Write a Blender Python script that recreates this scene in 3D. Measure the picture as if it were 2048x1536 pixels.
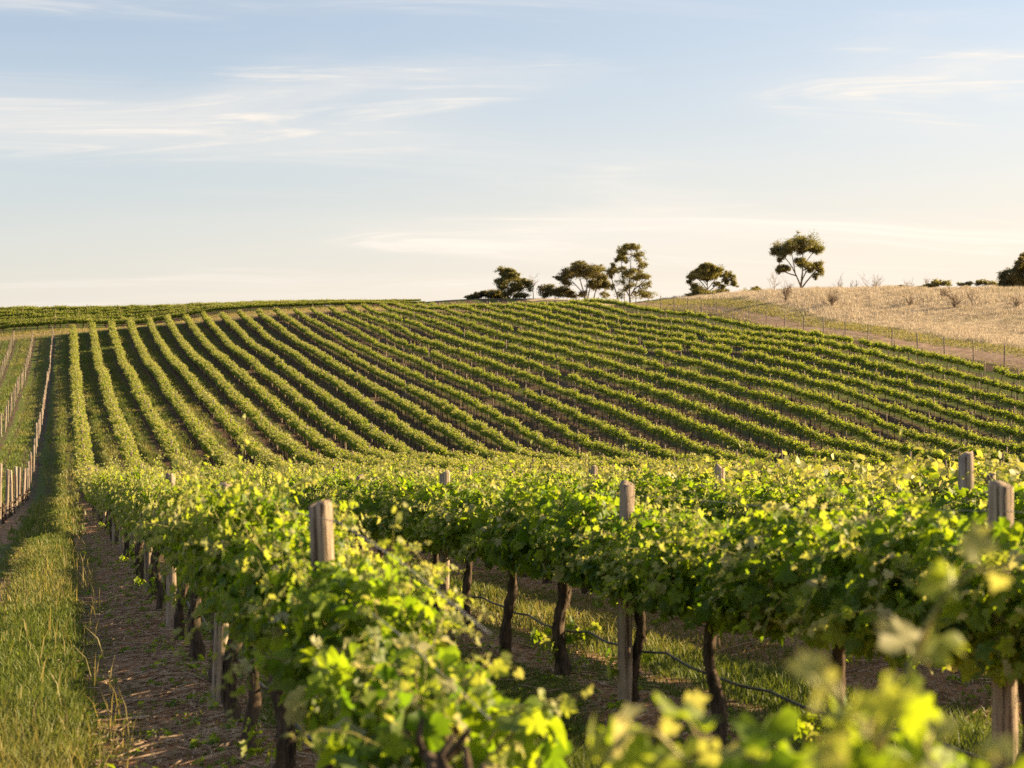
import bpy, math, random
import numpy as np
from mathutils import Vector, Matrix

R = math.radians
SC = bpy.context.scene
COL = SC.collection
for o in list(bpy.data.objects):
    bpy.data.objects.remove(o)

# ------------------------------------------------------------------ camera, sky, sun, exposure
CAM_H = 1.8
YAW = math.atan(894 / 3400)
PITCH = math.atan(92 / 3400)
cam_d = bpy.data.cameras.new('camera')
cam_d.sensor_width = 36
cam_d.lens = 3400 / 2048 * 36
cam_d.clip_start = 0.05
cam_d.clip_end = 12000
cam_d.dof.use_dof = True
cam_d.dof.focus_distance = 30
cam_d.dof.aperture_fstop = 3.4
cam = bpy.data.objects.new('camera', cam_d)
COL.objects.link(cam)
cam.location = (0, 0, CAM_H)
cam.rotation_euler = (math.pi / 2 + PITCH, 0, -YAW)
SC.camera = cam

SUN_EL = 22.2
SUN_AZ = 90.0            # clockwise from +Y (the direction the rows run)
sd = Vector((math.sin(R(SUN_AZ)) * math.cos(R(SUN_EL)), math.cos(R(SUN_AZ)) * math.cos(R(SUN_EL)), math.sin(R(SUN_EL))))
sun_d = bpy.data.lights.new('sun', 'SUN')
sun_d.energy = 5.0
sun_d.angle = R(0.6)
sun_d.color = (1.0, 0.74, 0.41)
sun = bpy.data.objects.new('sun', sun_d)
COL.objects.link(sun)
sun.rotation_euler = sd.to_track_quat('Z', 'Y').to_euler()
sun.location = (60, 0, 60)

SC.view_settings.view_transform = 'Standard'
SC.view_settings.look = 'None'
SC.view_settings.exposure = 1.87
SC.view_settings.gamma = 1
SC.render.engine = 'CYCLES'
SC.cycles.use_denoising = False
SC.cycles.use_adaptive_sampling = False
SC.cycles.sample_clamp_indirect = 4.0
SC.cycles.max_bounces = 8
SC.cycles.diffuse_bounces = 4
SC.cycles.glossy_bounces = 2
SC.cycles.transmission_bounces = 6
SC.cycles.caustics_reflective = False
SC.cycles.caustics_refractive = False

# ------------------------------------------------------------------ node helper
class NT:
    def __init__(self, tree):
        self.t = tree
        tree.nodes.clear()
    def n(self, typ, **kw):
        nd = self.t.nodes.new(typ)
        for k, v in kw.items():
            setattr(nd, k, v)
        return nd
    def set(self, sock, v):
        if isinstance(v, bpy.types.NodeSocket):
            self.t.links.new(v, sock)
        elif v is not None:
            if hasattr(sock.default_value, '__len__') and not hasattr(v, '__len__'):
                v = [v] * len(sock.default_value)
            if hasattr(v, '__len__') and len(v) == 3 and len(sock.default_value) == 4:
                v = (*v, 1)
            sock.default_value = v
    def math(self, op, a, b=None, c=None, clamp=False):
        nd = self.n('ShaderNodeMath', operation=op, use_clamp=clamp)
        for i, v in enumerate((a, b, c)):
            if v is not None:
                self.set(nd.inputs[i], v)
        return nd.outputs[0]
    def vmath(self, op, a, b=None):
        nd = self.n('ShaderNodeVectorMath', operation=op)
        self.set(nd.inputs[0], a)
        if b is not None:
            self.set(nd.inputs[1], b)
        return nd.outputs[0]
    def mix(self, f, a, b, blend='MIX'):
        nd = self.n('ShaderNodeMix', data_type='RGBA', blend_type=blend)
        self.set(nd.inputs[0], f); self.set(nd.inputs[6], a); self.set(nd.inputs[7], b)
        return nd.outputs[2]
    def noise(self, vec, scale, detail=3, rough=0.55, dist=0.0):
        nd = self.n('ShaderNodeTexNoise')
        if vec is not None:
            self.set(nd.inputs['Vector'], vec)
        nd.inputs['Scale'].default_value = scale
        nd.inputs['Detail'].default_value = detail
        nd.inputs['Roughness'].default_value = rough
        nd.inputs['Distortion'].default_value = dist
        return nd.outputs[0]
    def ramp(self, f, lo, hi, a=0.0, b=1.0, smooth=True):
        nd = self.n('ShaderNodeMapRange', interpolation_type='SMOOTHSTEP' if smooth else 'LINEAR')
        self.set(nd.inputs[0], f)
        nd.inputs[1].default_value = lo; nd.inputs[2].default_value = hi
        nd.inputs[3].default_value = a; nd.inputs[4].default_value = b
        return nd.outputs[0]
    def attr(self, name):
        return self.n('ShaderNodeAttribute', attribute_name=name).outputs['Fac']
    def scalevec(self, v, s):
        return self.vmath('MULTIPLY', v, s)

# ------------------------------------------------------------------ world: hazy evening sky with thin cirrus
W = bpy.data.worlds.new('World')
SC.world = W
W.use_nodes = True
t = NT(W.node_tree)
sky = t.n('ShaderNodeTexSky', sky_type='NISHITA')
sky.sun_disc = False
sky.sun_elevation = R(SUN_EL)
sky.sun_rotation = R(SUN_AZ)
sky.altitude = 100
sky.air_density = 1.0
sky.dust_density = 1.0
sky.ozone_density = 1.0
gen = t.n('ShaderNodeTexCoord').outputs['Generated']
sep = t.n('ShaderNodeSeparateXYZ'); t.set(sep.inputs[0], gen)
dx, dy, dz = sep.outputs
# cloud sheet coordinates: the view ray meets a level sheet high above the ground
den = t.math('ADD', t.math('MAXIMUM', dz, 0.0), 0.16)
px = t.math('DIVIDE', t.math('MULTIPLY', dx, 0.868), den); py = t.math('DIVIDE', t.math('MULTIPLY', dy, 0.868), den)
cx = t.n('ShaderNodeCombineXYZ'); t.set(cx.inputs[0], px); t.set(cx.inputs[1], py)
rot = t.n('ShaderNodeVectorRotate', rotation_type='Z_AXIS'); t.set(rot.inputs['Vector'], cx.outputs[0]); rot.inputs['Angle'].default_value = R(14)
streak = t.scalevec(rot.outputs[0], (0.62, 1.75, 1.0))
warp = t.noise(streak, 1.4, 2, 0.5)
streak2 = t.vmath('ADD', streak, t.scalevec(t.n('ShaderNodeCombineXYZ').outputs[0], (1, 1, 1)))
wv = t.n('ShaderNodeCombineXYZ'); t.set(wv.inputs[0], t.math('MULTIPLY', warp, 0.9)); t.set(wv.inputs[1], t.math('MULTIPLY', warp, 0.6))
streak2 = t.vmath('ADD', streak, wv.outputs[0])
n1 = t.noise(streak2, 1.0, 8, 0.58, 0.6)
n2 = t.noise(t.scalevec(streak2, (1.0, 1.8, 1)), 2.6, 8, 0.66, 0.9)
c1 = t.ramp(n1, 0.42, 0.78)
veil = t.ramp(t.noise(t.scalevec(rot.outputs[0], (0.35, 0.9, 1.0)), 0.9, 3, 0.5, 0.4), 0.42, 0.66)
c2 = t.math('MULTIPLY', t.ramp(n2, 0.50, 0.72), t.ramp(n1, 0.42, 0.56))
cloud = t.math('ADD', t.math('ADD', t.math('MULTIPLY', c1, 0.68), t.math('MULTIPLY', veil, 0.22)), t.math('MULTIPLY', c2, 0.60), clamp=True)
# low haze near the horizon, same all round
haze = t.math('POWER', t.ramp(dz, 0.05, 0.36, 1.0, 0.0, smooth=False), 2.9)
sunw = t.ramp(t.math('ADD', t.math('MULTIPLY', dx, sd.x), t.math('MULTIPLY', dy, sd.y)), -0.5, 0.72)
SKY_GAIN = 0.05
hazec = t.mix(sunw, (4.4, 3.85, 3.35), (5.7, 4.95, 4.05))
hz = t.math('ADD', t.math('MULTIPLY', haze, 0.88), t.math('MULTIPLY', t.math('MULTIPLY', t.math('POWER', sunw, 1.6), t.ramp(dz, 0.06, 0.36, 0.55, 0.0)), 1.0), clamp=True)
skyc = t.mix(t.math('MULTIPLY', hz, 0.96), sky.outputs[0], hazec)
skyc = t.mix(t.math('MULTIPLY', cloud, 0.95), skyc, t.mix(sunw, (5.5, 5.05, 4.6), (6.2, 5.55, 4.75)))
bg = t.n('ShaderNodeBackground'); t.set(bg.inputs[0], skyc); bg.inputs[1].default_value = SKY_GAIN
t.set(t.n('ShaderNodeOutputWorld').inputs[0], bg.outputs[0])

# ------------------------------------------------------------------ mesh helpers
def mk_mesh(name, V, F, mats, mi=None, attrs=None, smooth=False):
    """V (n,3); F list of int arrays (m,3)/(m,4); mi list of material index per F array"""
    me = bpy.data.meshes.new(name)
    V = np.ascontiguousarray(V, dtype=np.float32)
    me.vertices.add(len(V)); me.vertices.foreach_set('co', V.ravel())
    F = [np.asarray(f, dtype=np.int32) for f in F if len(f)]
    nl = sum(f.size for f in F); npoly = sum(len(f) for f in F)
    me.loops.add(nl); me.polygons.add(npoly)
    me.loops.foreach_set('vertex_index', np.concatenate([f.ravel() for f in F]))
    tot = np.concatenate([np.full(len(f), f.shape[1], np.int32) for f in F])
    st = np.concatenate([[0], np.cumsum(tot)[:-1]]).astype(np.int32)
    me.polygons.foreach_set('loop_start', st)
    me.polygons.foreach_set('loop_total', tot)
    if mi is not None:
        me.polygons.foreach_set('material_index', np.concatenate([np.full(len(f), m, np.int32) for f, m in zip(F, mi)]))
    if smooth:
        me.polygons.foreach_set('use_smooth', np.ones(npoly, bool))
    for m in mats:
        me.materials.append(m)
    for k, a in (attrs or {}).items():
        at = me.attributes.new(k, 'FLOAT', 'POINT')
        at.data.foreach_set('value', np.ascontiguousarray(a, dtype=np.float32))
    me.update()
    return me

def ob(name, me, parent=None, loc=None, rot=None, scale=None):
    o = bpy.data.objects.new(name, me)
    COL.objects.link(o)
    if parent is not None:
        o.parent = parent
    if loc is not None: o.location = loc
    if rot is not None: o.rotation_euler = rot
    if scale is not None: o.scale = scale
    return o

def tag(o, label=None, cat=None, group=None, kind=None):
    if label: o['label'] = label
    if cat: o['category'] = cat
    if group: o['group'] = group
    if kind: o['kind'] = kind
    return o

class Acc:
    """collects pieces of ONE mesh"""
    def __init__(self):
        self.V = []; self.F = []; self.MI = []; self.A = {}; self.n = 0
    def add(self, V, F, mi=0, **attrs):
        V = np.asarray(V, dtype=np.float32).reshape(-1, 3)
        F = F if isinstance(F, list) else [F]
        for f in F:
            self.F.append(np.asarray(f, dtype=np.int32) + self.n); self.MI.append(mi)
        self.V.append(V); self.n += len(V)
        for k in ('rnd', 'age'):
            a = attrs.get(k, 0.0)
            self.A.setdefault(k, []).append(np.broadcast_to(np.asarray(a, dtype=np.float32), (len(V),)))
    def mesh(self, name, mats, smooth=False):
        return mk_mesh(name, np.concatenate(self.V), self.F, mats, self.MI, {k: np.concatenate(v) for k, v in self.A.items()}, smooth)

def tube(path, rad, sides=6, cap=True, bump=0.0, rng=None):
    P = np.asarray(path, float); n = len(P)
    r = np.broadcast_to(np.asarray(rad, float), (n,))
    T = np.gradient(P, axis=0); T /= np.linalg.norm(T, axis=1)[:, None] + 1e-9
    ref = np.array([1.0, 0, 0]) if abs(T[:, 0]).mean() < 0.8 else np.array([0, 0, 1.0])
    U = np.cross(T, ref); U /= np.linalg.norm(U, axis=1)[:, None] + 1e-9
    Vv = np.cross(T, U)
    a = np.arange(sides) * 2 * np.pi / sides
    rr = r[:, None] * np.ones(sides)
    if bump and rng is not None:
        ridge = rng.normal(0, bump, sides)
        rr = rr * (1 + ridge[None] + rng.normal(0, bump, (n, sides)))
    V = P[:, None] + rr[..., None] * (np.cos(a)[None, :, None] * U[:, None] + np.sin(a)[None, :, None] * Vv[:, None])
    V = V.reshape(-1, 3)
    i = np.arange(n - 1)[:, None] * sides; j = np.arange(sides)[None]; k = (j + 1) % sides
    Q = np.stack([i + j, i + k, i + sides + k, i + sides + j], -1).reshape(-1, 4)
    F = [Q]
    if cap and sides > 2:
        V = np.vstack([V, P[-1:] + T[-1:] * r[-1] * 0.25])
        b = (n - 1) * sides
        F.append(np.stack([b + j[0], b + k[0], np.full(sides, n * sides)], -1))
    return V, F

# ------------------------------------------------------------------ terrain
GRID = (
    '0.37,0.15,-0.09,-0.34,-0.60,-0.86,-1.11,-1.36,-1.59,-1.74,-1.74,-1.57,-1.23,-0.76,-0.13,0.66,1.61,2.65,3.72,4.76,5.75,6.69,7.56,8.33,9.12,10.12,11.36,12.55,13.34,13.50,12.99,11.96,10.68,9.38,8.19,7.15,6.27,5.53,4.88,4.29,3.71,3.11,2.40;'
    '0.46,0.23,-0.02,-0.28,-0.53,-0.79,-1.05,-1.30,-1.55,-1.74,-1.75,-1.54,-1.14,-0.60,0.05,0.88,1.90,3.01,4.15,5.24,6.27,7.31,8.31,9.14,10.00,11.14,12.76,14.32,15.34,15.49,14.68,13.21,11.52,9.94,8.58,7.44,6.51,5.73,5.05,4.42,3.80,3.15,2.42;'
    '0.50,0.27,0.01,-0.25,-0.50,-0.76,-1.01,-1.27,-1.52,-1.74,-1.76,-1.47,-0.94,-0.32,0.39,1.25,2.28,3.39,4.52,5.60,6.68,7.81,8.93,9.96,11.08,12.54,14.42,16.30,17.60,17.75,16.50,14.39,12.24,10.42,8.94,7.73,6.76,5.96,5.25,4.56,3.87,3.15,2.38;'
    '0.50,0.26,0.00,-0.25,-0.51,-0.76,-1.01,-1.27,-1.53,-1.74,-1.77,-1.35,-0.63,0.10,0.84,1.72,2.75,3.85,4.91,5.92,7.03,8.27,9.55,10.85,12.29,14.05,16.11,18.23,19.91,20.19,18.31,15.34,12.78,10.88,9.37,8.11,7.12,6.30,5.52,4.73,3.94,3.14,2.32;'
    '0.50,0.26,-0.00,-0.25,-0.51,-0.76,-1.02,-1.27,-1.52,-1.74,-1.80,-1.17,-0.19,0.59,1.31,2.23,3.30,4.45,5.48,6.35,7.48,8.90,10.35,11.87,13.55,15.50,17.54,19.64,21.64,22.34,19.78,16.00,13.33,11.51,10.04,8.75,7.73,6.83,5.91,4.97,4.04,3.13,2.25;'
    '0.50,0.26,0.00,-0.25,-0.51,-0.76,-1.02,-1.27,-1.52,-1.74,-1.83,-0.99,0.15,0.95,1.68,2.82,3.87,5.22,6.37,7.05,8.25,9.93,11.40,13.10,15.01,16.98,18.53,20.20,22.28,22.77,20.60,17.13,14.35,12.47,11.06,9.88,8.73,7.56,6.40,5.26,4.16,3.12,2.17;'
    '0.50,0.26,0.00,-0.25,-0.51,-0.76,-1.02,-1.27,-1.53,-1.74,-1.78,-1.32,-0.48,0.71,2.07,3.33,4.45,5.88,7.22,8.38,9.61,11.31,12.79,14.52,16.38,18.33,18.64,20.76,22.71,23.09,21.19,18.16,15.46,13.51,12.11,10.99,9.69,8.27,6.89,5.56,4.29,3.12,2.11;'
    '0.50,0.26,0.00,-0.25,-0.51,-0.76,-1.02,-1.27,-1.54,-1.79,-1.68,-1.57,-1.07,0.25,1.65,3.10,4.72,6.28,7.62,9.32,10.82,12.22,14.08,15.93,17.55,19.60,21.16,22.25,23.48,23.51,21.62,18.76,16.22,14.31,12.85,11.56,10.21,8.75,7.28,5.83,4.44,3.15,2.11;'
    '0.50,0.26,-0.00,-0.26,-0.51,-0.77,-1.02,-1.28,-1.56,-1.80,-1.59,-1.48,-0.75,0.86,2.58,4.23,5.82,7.28,8.84,10.38,11.88,13.64,15.40,17.02,18.71,20.88,22.26,23.38,24.19,23.89,21.81,18.94,16.63,14.86,13.34,11.90,10.49,9.04,7.54,6.06,4.65,3.34,2.24;'
    '0.50,0.26,-0.00,-0.26,-0.51,-0.77,-1.02,-1.27,-1.53,-1.65,-1.56,-0.93,0.78,2.63,4.40,6.06,7.53,8.94,10.43,11.77,13.30,15.24,16.74,18.30,19.64,21.55,22.98,24.06,24.58,23.87,21.84,19.24,17.02,15.24,13.69,12.20,10.70,9.16,7.62,6.18,4.85,3.61,2.47;'
    '0.51,0.27,0.01,-0.24,-0.49,-0.74,-1.01,-1.29,-1.44,-1.24,-0.97,0.44,2.63,4.62,6.25,7.83,9.33,10.66,12.08,13.50,15.13,16.76,18.20,19.86,20.48,21.53,22.84,24.66,24.96,23.58,21.66,19.39,17.16,15.27,13.73,12.31,10.70,8.98,7.38,6.01,4.84,3.74,2.58;'
    '0.51,0.27,0.02,-0.23,-0.48,-0.72,-0.98,-1.31,-1.42,-0.73,0.35,1.99,4.03,5.90,7.76,9.39,10.73,11.92,13.67,14.97,16.36,18.03,19.44,20.12,20.56,21.69,23.45,25.63,25.46,23.32,20.88,18.60,16.37,14.55,13.12,11.81,10.12,8.27,6.66,5.40,4.44,3.55,2.40;'
    '0.49,0.25,-0.01,-0.28,-0.54,-0.81,-1.08,-1.33,-1.22,0.15,1.77,3.56,5.63,8.01,9.56,10.94,12.67,13.99,16.08,17.90,19.11,19.96,21.00,20.71,21.06,22.90,24.81,25.76,24.93,22.22,18.97,16.30,14.39,13.01,11.85,10.52,8.81,6.96,5.39,4.25,3.46,2.76,1.69;'
    '0.46,0.21,-0.06,-0.35,-0.65,-0.98,-1.33,-1.52,-0.86,1.03,3.08,5.02,6.95,8.73,10.10,11.45,13.13,14.96,17.29,19.50,20.82,21.56,22.22,22.10,22.49,22.73,24.07,24.98,23.90,20.28,15.87,13.00,11.73,11.13,10.44,9.20,7.33,5.33,3.74,2.69,1.98,1.31,0.43;'
    '0.45,0.20,-0.08,-0.36,-0.67,-1.01,-1.39,-1.70,-0.96,1.68,4.23,6.19,7.92,9.48,10.91,12.41,14.17,16.23,18.48,20.39,21.48,22.00,22.14,22.06,21.69,21.04,22.31,23.83,23.05,18.09,11.70,9.32,9.24,9.70,9.67,8.54,6.31,3.82,2.11,1.09,0.38,-0.27,-1.02;'
    '0.51,0.26,0.00,-0.25,-0.51,-0.76,-1.02,-1.30,-1.02,2.65,5.29,7.11,8.69,10.21,11.72,13.34,15.16,17.18,19.25,20.78,21.29,21.47,21.47,21.33,20.92,20.85,21.63,22.59,21.86,15.76,7.64,6.82,7.97,9.41,10.08,9.16,6.45,3.07,1.10,-0.12,-0.99,-1.70,-2.41;'
    '0.63,0.41,0.20,0.00,-0.16,-0.27,-0.31,-0.15,1.04,3.87,6.10,7.70,9.23,10.79,12.39,14.07,15.83,17.62,19.24,20.25,20.36,20.21,20.26,20.21,20.03,20.08,20.47,20.50,18.94,13.64,8.08,7.03,8.42,10.37,11.65,11.08,7.98,4.02,1.09,-0.77,-1.99,-2.87,-3.62;'
    '0.85,0.67,0.51,0.40,0.36,0.42,0.68,1.35,2.84,5.00,6.53,7.96,9.58,11.24,12.92,14.61,16.26,17.74,18.83,19.38,19.35,19.06,18.96,18.79,18.65,18.72,18.77,18.16,16.06,12.62,9.47,8.68,9.89,11.82,13.29,13.11,9.36,4.81,1.22,-1.17,-2.71,-3.77,-4.59;'
    '1.14,1.01,0.93,0.91,0.99,1.21,1.69,2.55,3.88,5.42,6.75,8.22,9.92,11.66,13.39,15.08,16.64,17.91,18.71,19.02,18.92,18.53,18.06,17.54,17.17,17.17,16.92,16.04,14.23,11.99,10.39,10.25,11.35,12.84,13.69,12.57,8.91,4.40,0.83,-1.61,-3.27,-4.44,-5.33;'
    '1.49,1.43,1.42,1.48,1.67,2.01,2.59,3.45,4.58,5.86,7.19,8.66,10.34,12.11,13.88,15.58,17.10,18.31,19.06,19.29,19.04,18.45,17.68,16.86,16.21,15.88,15.37,14.41,13.00,11.58,10.94,11.36,12.32,13.13,13.03,11.15,7.48,3.22,0.16,-2.03,-3.66,-4.88,-5.84;'
    '1.91,1.90,1.96,2.10,2.36,2.78,3.38,4.20,5.22,6.38,7.67,9.15,10.81,12.59,14.37,16.09,17.64,18.89,19.69,19.89,19.50,18.72,17.74,16.74,15.87,15.16,14.39,13.41,12.31,11.51,11.49,12.11,12.76,12.90,11.98,9.78,6.41,2.77,-0.07,-2.18,-3.81,-5.08,-6.11;'
    '2.37,2.42,2.53,2.73,3.05,3.51,4.12,4.91,5.85,6.93,8.18,9.65,11.31,13.07,14.85,16.57,18.15,19.47,20.38,20.60,20.06,19.12,18.02,16.90,15.86,14.91,13.97,12.99,12.07,11.58,11.91,12.46,12.67,12.27,10.99,8.78,5.86,2.78,0.11,-2.02,-3.71,-5.07,-6.18;'
    '2.87,2.96,3.12,3.38,3.74,4.22,4.85,5.61,6.51,7.56,8.76,10.20,11.83,13.55,15.28,16.96,18.51,19.83,20.76,20.99,20.41,19.44,18.31,17.14,16.02,14.97,13.98,13.05,12.28,11.91,12.14,12.40,12.27,11.56,10.16,8.08,5.54,2.87,0.40,-1.70,-3.45,-4.89,-6.09;'
    '3.38,3.52,3.73,4.03,4.42,4.93,5.56,6.31,7.20,8.24,9.43,10.82,12.36,13.99,15.64,17.23,18.68,19.88,20.67,20.86,20.42,19.57,18.51,17.38,16.27,15.21,14.25,13.41,12.79,12.50,12.43,12.27,11.82,10.91,9.49,7.57,5.33,2.97,0.70,-1.35,-3.11,-4.61,-5.88;'
    '3.92,4.09,4.34,4.67,5.09,5.62,6.26,7.02,7.90,8.92,10.09,11.42,12.87,14.38,15.90,17.36,18.66,19.70,20.37,20.54,20.21,19.51,18.58,17.55,16.50,15.50,14.59,13.83,13.25,12.88,12.56,12.10,11.41,10.37,8.95,7.18,5.16,3.03,0.93,-1.02,-2.76,-4.28,-5.61;'
    '4.46,4.67,4.95,5.31,5.75,6.30,6.94,7.70,8.58,9.58,10.71,11.96,13.30,14.69,16.08,17.38,18.52,19.42,19.98,20.14,19.90,19.34,18.54,17.63,16.68,15.75,14.90,14.16,13.55,13.04,12.52,11.88,11.04,9.92,8.52,6.85,5.00,3.05,1.11,-0.74,-2.43,-3.96,-5.31'
)
GX0, GY0, GS = -60.0, -24.0, 12.0
GZ = np.array([[float(v) for v in r.split(',')] for r in GRID.split(';')])
def _cr(p0, p1, p2, p3, t):
    return 0.5 * (2 * p1 + (p2 - p0) * t + (2 * p0 - 5 * p1 + 4 * p2 - p3) * t * t + (3 * p1 - p0 - 3 * p2 + p3) * t ** 3)
ROW0, DROW = 1.15, 2.86
def row_x(n):
    return ROW0 + DROW * (n - 1) if n >= 1 else -1.9 + 2.9 * n
def zbase(X, Y):
    X = np.asarray(X, float); Y = np.asarray(Y, float)
    nx, ny = GZ.shape
    u = np.clip((X - GX0) / GS, 0, nx - 1.001); v = np.clip((Y - GY0) / GS, 0, ny - 1.001)
    i = u.astype(int); j = v.astype(int); fu = u - i; fv = v - j
    def row(di):
        ii = np.clip(i + di, 0, nx - 1)
        g = [GZ[ii, np.clip(j + dj, 0, ny - 1)] for dj in (-1, 0, 1, 2)]
        return _cr(*g, fv)
    return _cr(row(-1), row(0), row(1), row(2), fu)
def row_d(X):
    u = (np.asarray(X, float) - ROW0) / DROW
    return np.abs(u - np.round(u)) * DROW
def lump(X, Y):
    return (np.sin(X * 1.9 + 0.7 * np.sin(Y * 0.9)) * np.sin(Y * 1.3 + np.sin(X * 1.1)) * 0.020
            + np.sin(X * 5.3 + Y * 2.1 + np.sin(Y * 3.0)) * np.sin(Y * 4.7 - X * 1.7) * 0.010)
def zg(X, Y):
    X = np.asarray(X, float); Y = np.asarray(Y, float)
    z = zbase(X, Y)
    vy = (Y < 274) & (X < 78)
    d = row_d(X)
    z = z + np.where(vy, 0.06 * np.exp(-(d / 0.5) ** 2) - 0.025 * np.exp(-((d - 0.85) / 0.22) ** 2), 0)
    return z + lump(X, Y)
def gz(x, y):
    return float(zg(x, y))

# ------------------------------------------------------------------ materials
def new_mat(name):
    m = bpy.data.materials.new(name); m.use_nodes = True
    return m, NT(m.node_tree)
def finish(t, shader):
    t.set(t.n('ShaderNodeOutputMaterial').inputs[0], shader)
def principled(t, col, rough=0.8, spec=0.3, normal=None):
    b = t.n('ShaderNodeBsdfPrincipled')
    t.set(b.inputs['Base Color'], col); t.set(b.inputs['Roughness'], rough)
    t.set(b.inputs['Specular IOR Level'], spec)
    if normal is not None: t.set(b.inputs['Normal'], normal)
    return b.outputs[0]
def bump(t, h, strength=0.5, dist=0.02):
    b = t.n('ShaderNodeBump'); b.inputs['Strength'].default_value = strength; b.inputs['Distance'].default_value = dist
    t.set(b.inputs['Height'], h)
    return b.outputs[0]
def wpos(t):
    return t.n('ShaderNodeNewGeometry').outputs['Position']
def opos(t):
    return t.n('ShaderNodeTexCoord').outputs['Object']

def leaf_mat(name, old, bright, young, cream, trans_gain=1.0, rough=0.42, spec=0.35, tfac=0.45):
    m, t = new_mat(name)
    rnd = t.attr('rnd'); age = t.attr('age')
    orr = t.n('ShaderNodeObjectInfo').outputs['Random']
    v = t.math('FRACT', t.math('ADD', rnd, t.math('MULTIPLY', orr, 3.7)))
    col = t.mix(v, old, bright)
    col = t.mix(t.ramp(age, 0.25, 0.8), col, young)
    v2 = t.math('FRACT', t.math('MULTIPLY', rnd, 17.3))
    col = t.mix(t.math('MULTIPLY', t.ramp(v2, 0.94, 0.97), 0.8), col, cream)
    n = t.noise(opos(t), 38, 2)
    col = t.mix(t.ramp(n, 0.35, 0.75, 0.0, 0.35), col, t.mix(0.5, col, (0.02, 0.03, 0.004)))
    back = t.n('ShaderNodeNewGeometry').outputs['Backfacing']
    colb = t.mix(t.math('MULTIPLY', back, 0.45), col, t.mix(0.55, col, (0.30, 0.30, 0.16)))
    b = principled(t, colb, rough, spec)
    tr = t.n('ShaderNodeBsdfTranslucent')
    pale = t.math('MAXIMUM', t.ramp(v2, 0.94, 0.97), t.ramp(age, 0.35, 0.75, 0, .9))
    tc = t.mix(1.0, col, t.mix(pale, (1.54 * trans_gain, 1.50 * trans_gain, 0.42 * trans_gain), (1.15, 1.08, .7)), 'MULTIPLY')
    t.set(tr.inputs[0], tc)
    mx = t.n('ShaderNodeMixShader'); mx.inputs[0].default_value = tfac
    t.set(mx.inputs[1], b); t.set(mx.inputs[2], tr.outputs[0])
    finish(t, mx.outputs[0])
    return m
M = {}
M['leaf'] = leaf_mat('grape_leaf', (0.060, 0.122, 0.011), (0.202, 0.262, 0.022), (0.380, 0.390, 0.130), (0.48, 0.45, 0.25), 1.6, rough=.5, spec=.28, tfac=.50)  # young and cream tones: pale leaves, with glints of sheen put into the colour
M['leaf_far'] = leaf_mat('grape_leaf_far', (0.074, 0.122, 0.017), (0.205, 0.248, 0.036), (0.370, 0.360, 0.130), (0.42, 0.37, 0.19), 1.6, rough=.5, spec=.28, tfac=.46)
M['gum_leaf'] = leaf_mat('gum_leaf', (0.095, 0.094, 0.042), (0.195, 0.175, 0.070), (0.30, 0.235, 0.08), (0.28, 0.215, 0.095), 1.4, tfac=0.40)
M['dark_leaf'] = leaf_mat('dark_leaf', (0.085, 0.080, 0.042), (0.165, 0.140, 0.065), (0.24, 0.185, 0.075), (0.24, 0.18, 0.08), 1.3, tfac=0.42)

def simple(name, a, b, scale, rough=0.85, stretch=(1, 1, 1), bs=0.5, bd=0.01, spec=0.2, world=False, perobj=0.0):
    m, t = new_mat(name)
    p = t.scalevec(wpos(t) if world else opos(t), stretch)
    n = t.noise(p, scale, 5, 0.6)
    col = t.mix(t.ramp(n, 0.3, 0.7), a, b)
    if perobj:
        r = t.n('ShaderNodeObjectInfo').outputs['Random']
        col = t.mix(t.math('MULTIPLY', r, perobj), col, t.mix(0.6, col, (0.05, 0.035, 0.028)))
    finish(t, principled(t, col, rough, spec, bump(t, n, bs, bd)))
    return m
M['stem'] = simple('green_shoot', (0.17, 0.20, 0.04), (0.26, 0.20, 0.07), 18, 0.5)
M['bark'] = simple('vine_bark', (0.025, 0.018, 0.013), (0.115, 0.080, 0.055), 26, 0.95, (1, 1, 0.16), 1.0, 0.02)
M['gumbark'] = simple('gum_bark', (0.055, 0.038, 0.026), (0.20, 0.15, 0.105), 3, 0.9, (1, 1, 0.3), 0.5, 0.03)
M['twig'] = simple('dry_twig', (0.13, 0.09, 0.065), (0.26, 0.19, 0.14), 4, 0.9)
M['paletwig'] = simple('pale_twig', (0.26, 0.20, 0.155), (0.40, 0.32, 0.25), 4, 0.9)
M['hose'] = simple('black_hose', (0.018, 0.018, 0.020), (0.035, 0.034, 0.036), 30, 0.5, spec=0.5)
M['wire'] = simple('galvanised_wire', (0.20, 0.18, 0.16), (0.32, 0.30, 0.28), 30, 0.5, spec=0.5)
M['rust'] = simple('rusty_steel', (0.10, 0.035, 0.018), (0.20, 0.075, 0.035), 20, 0.8, perobj=0.4)

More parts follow.
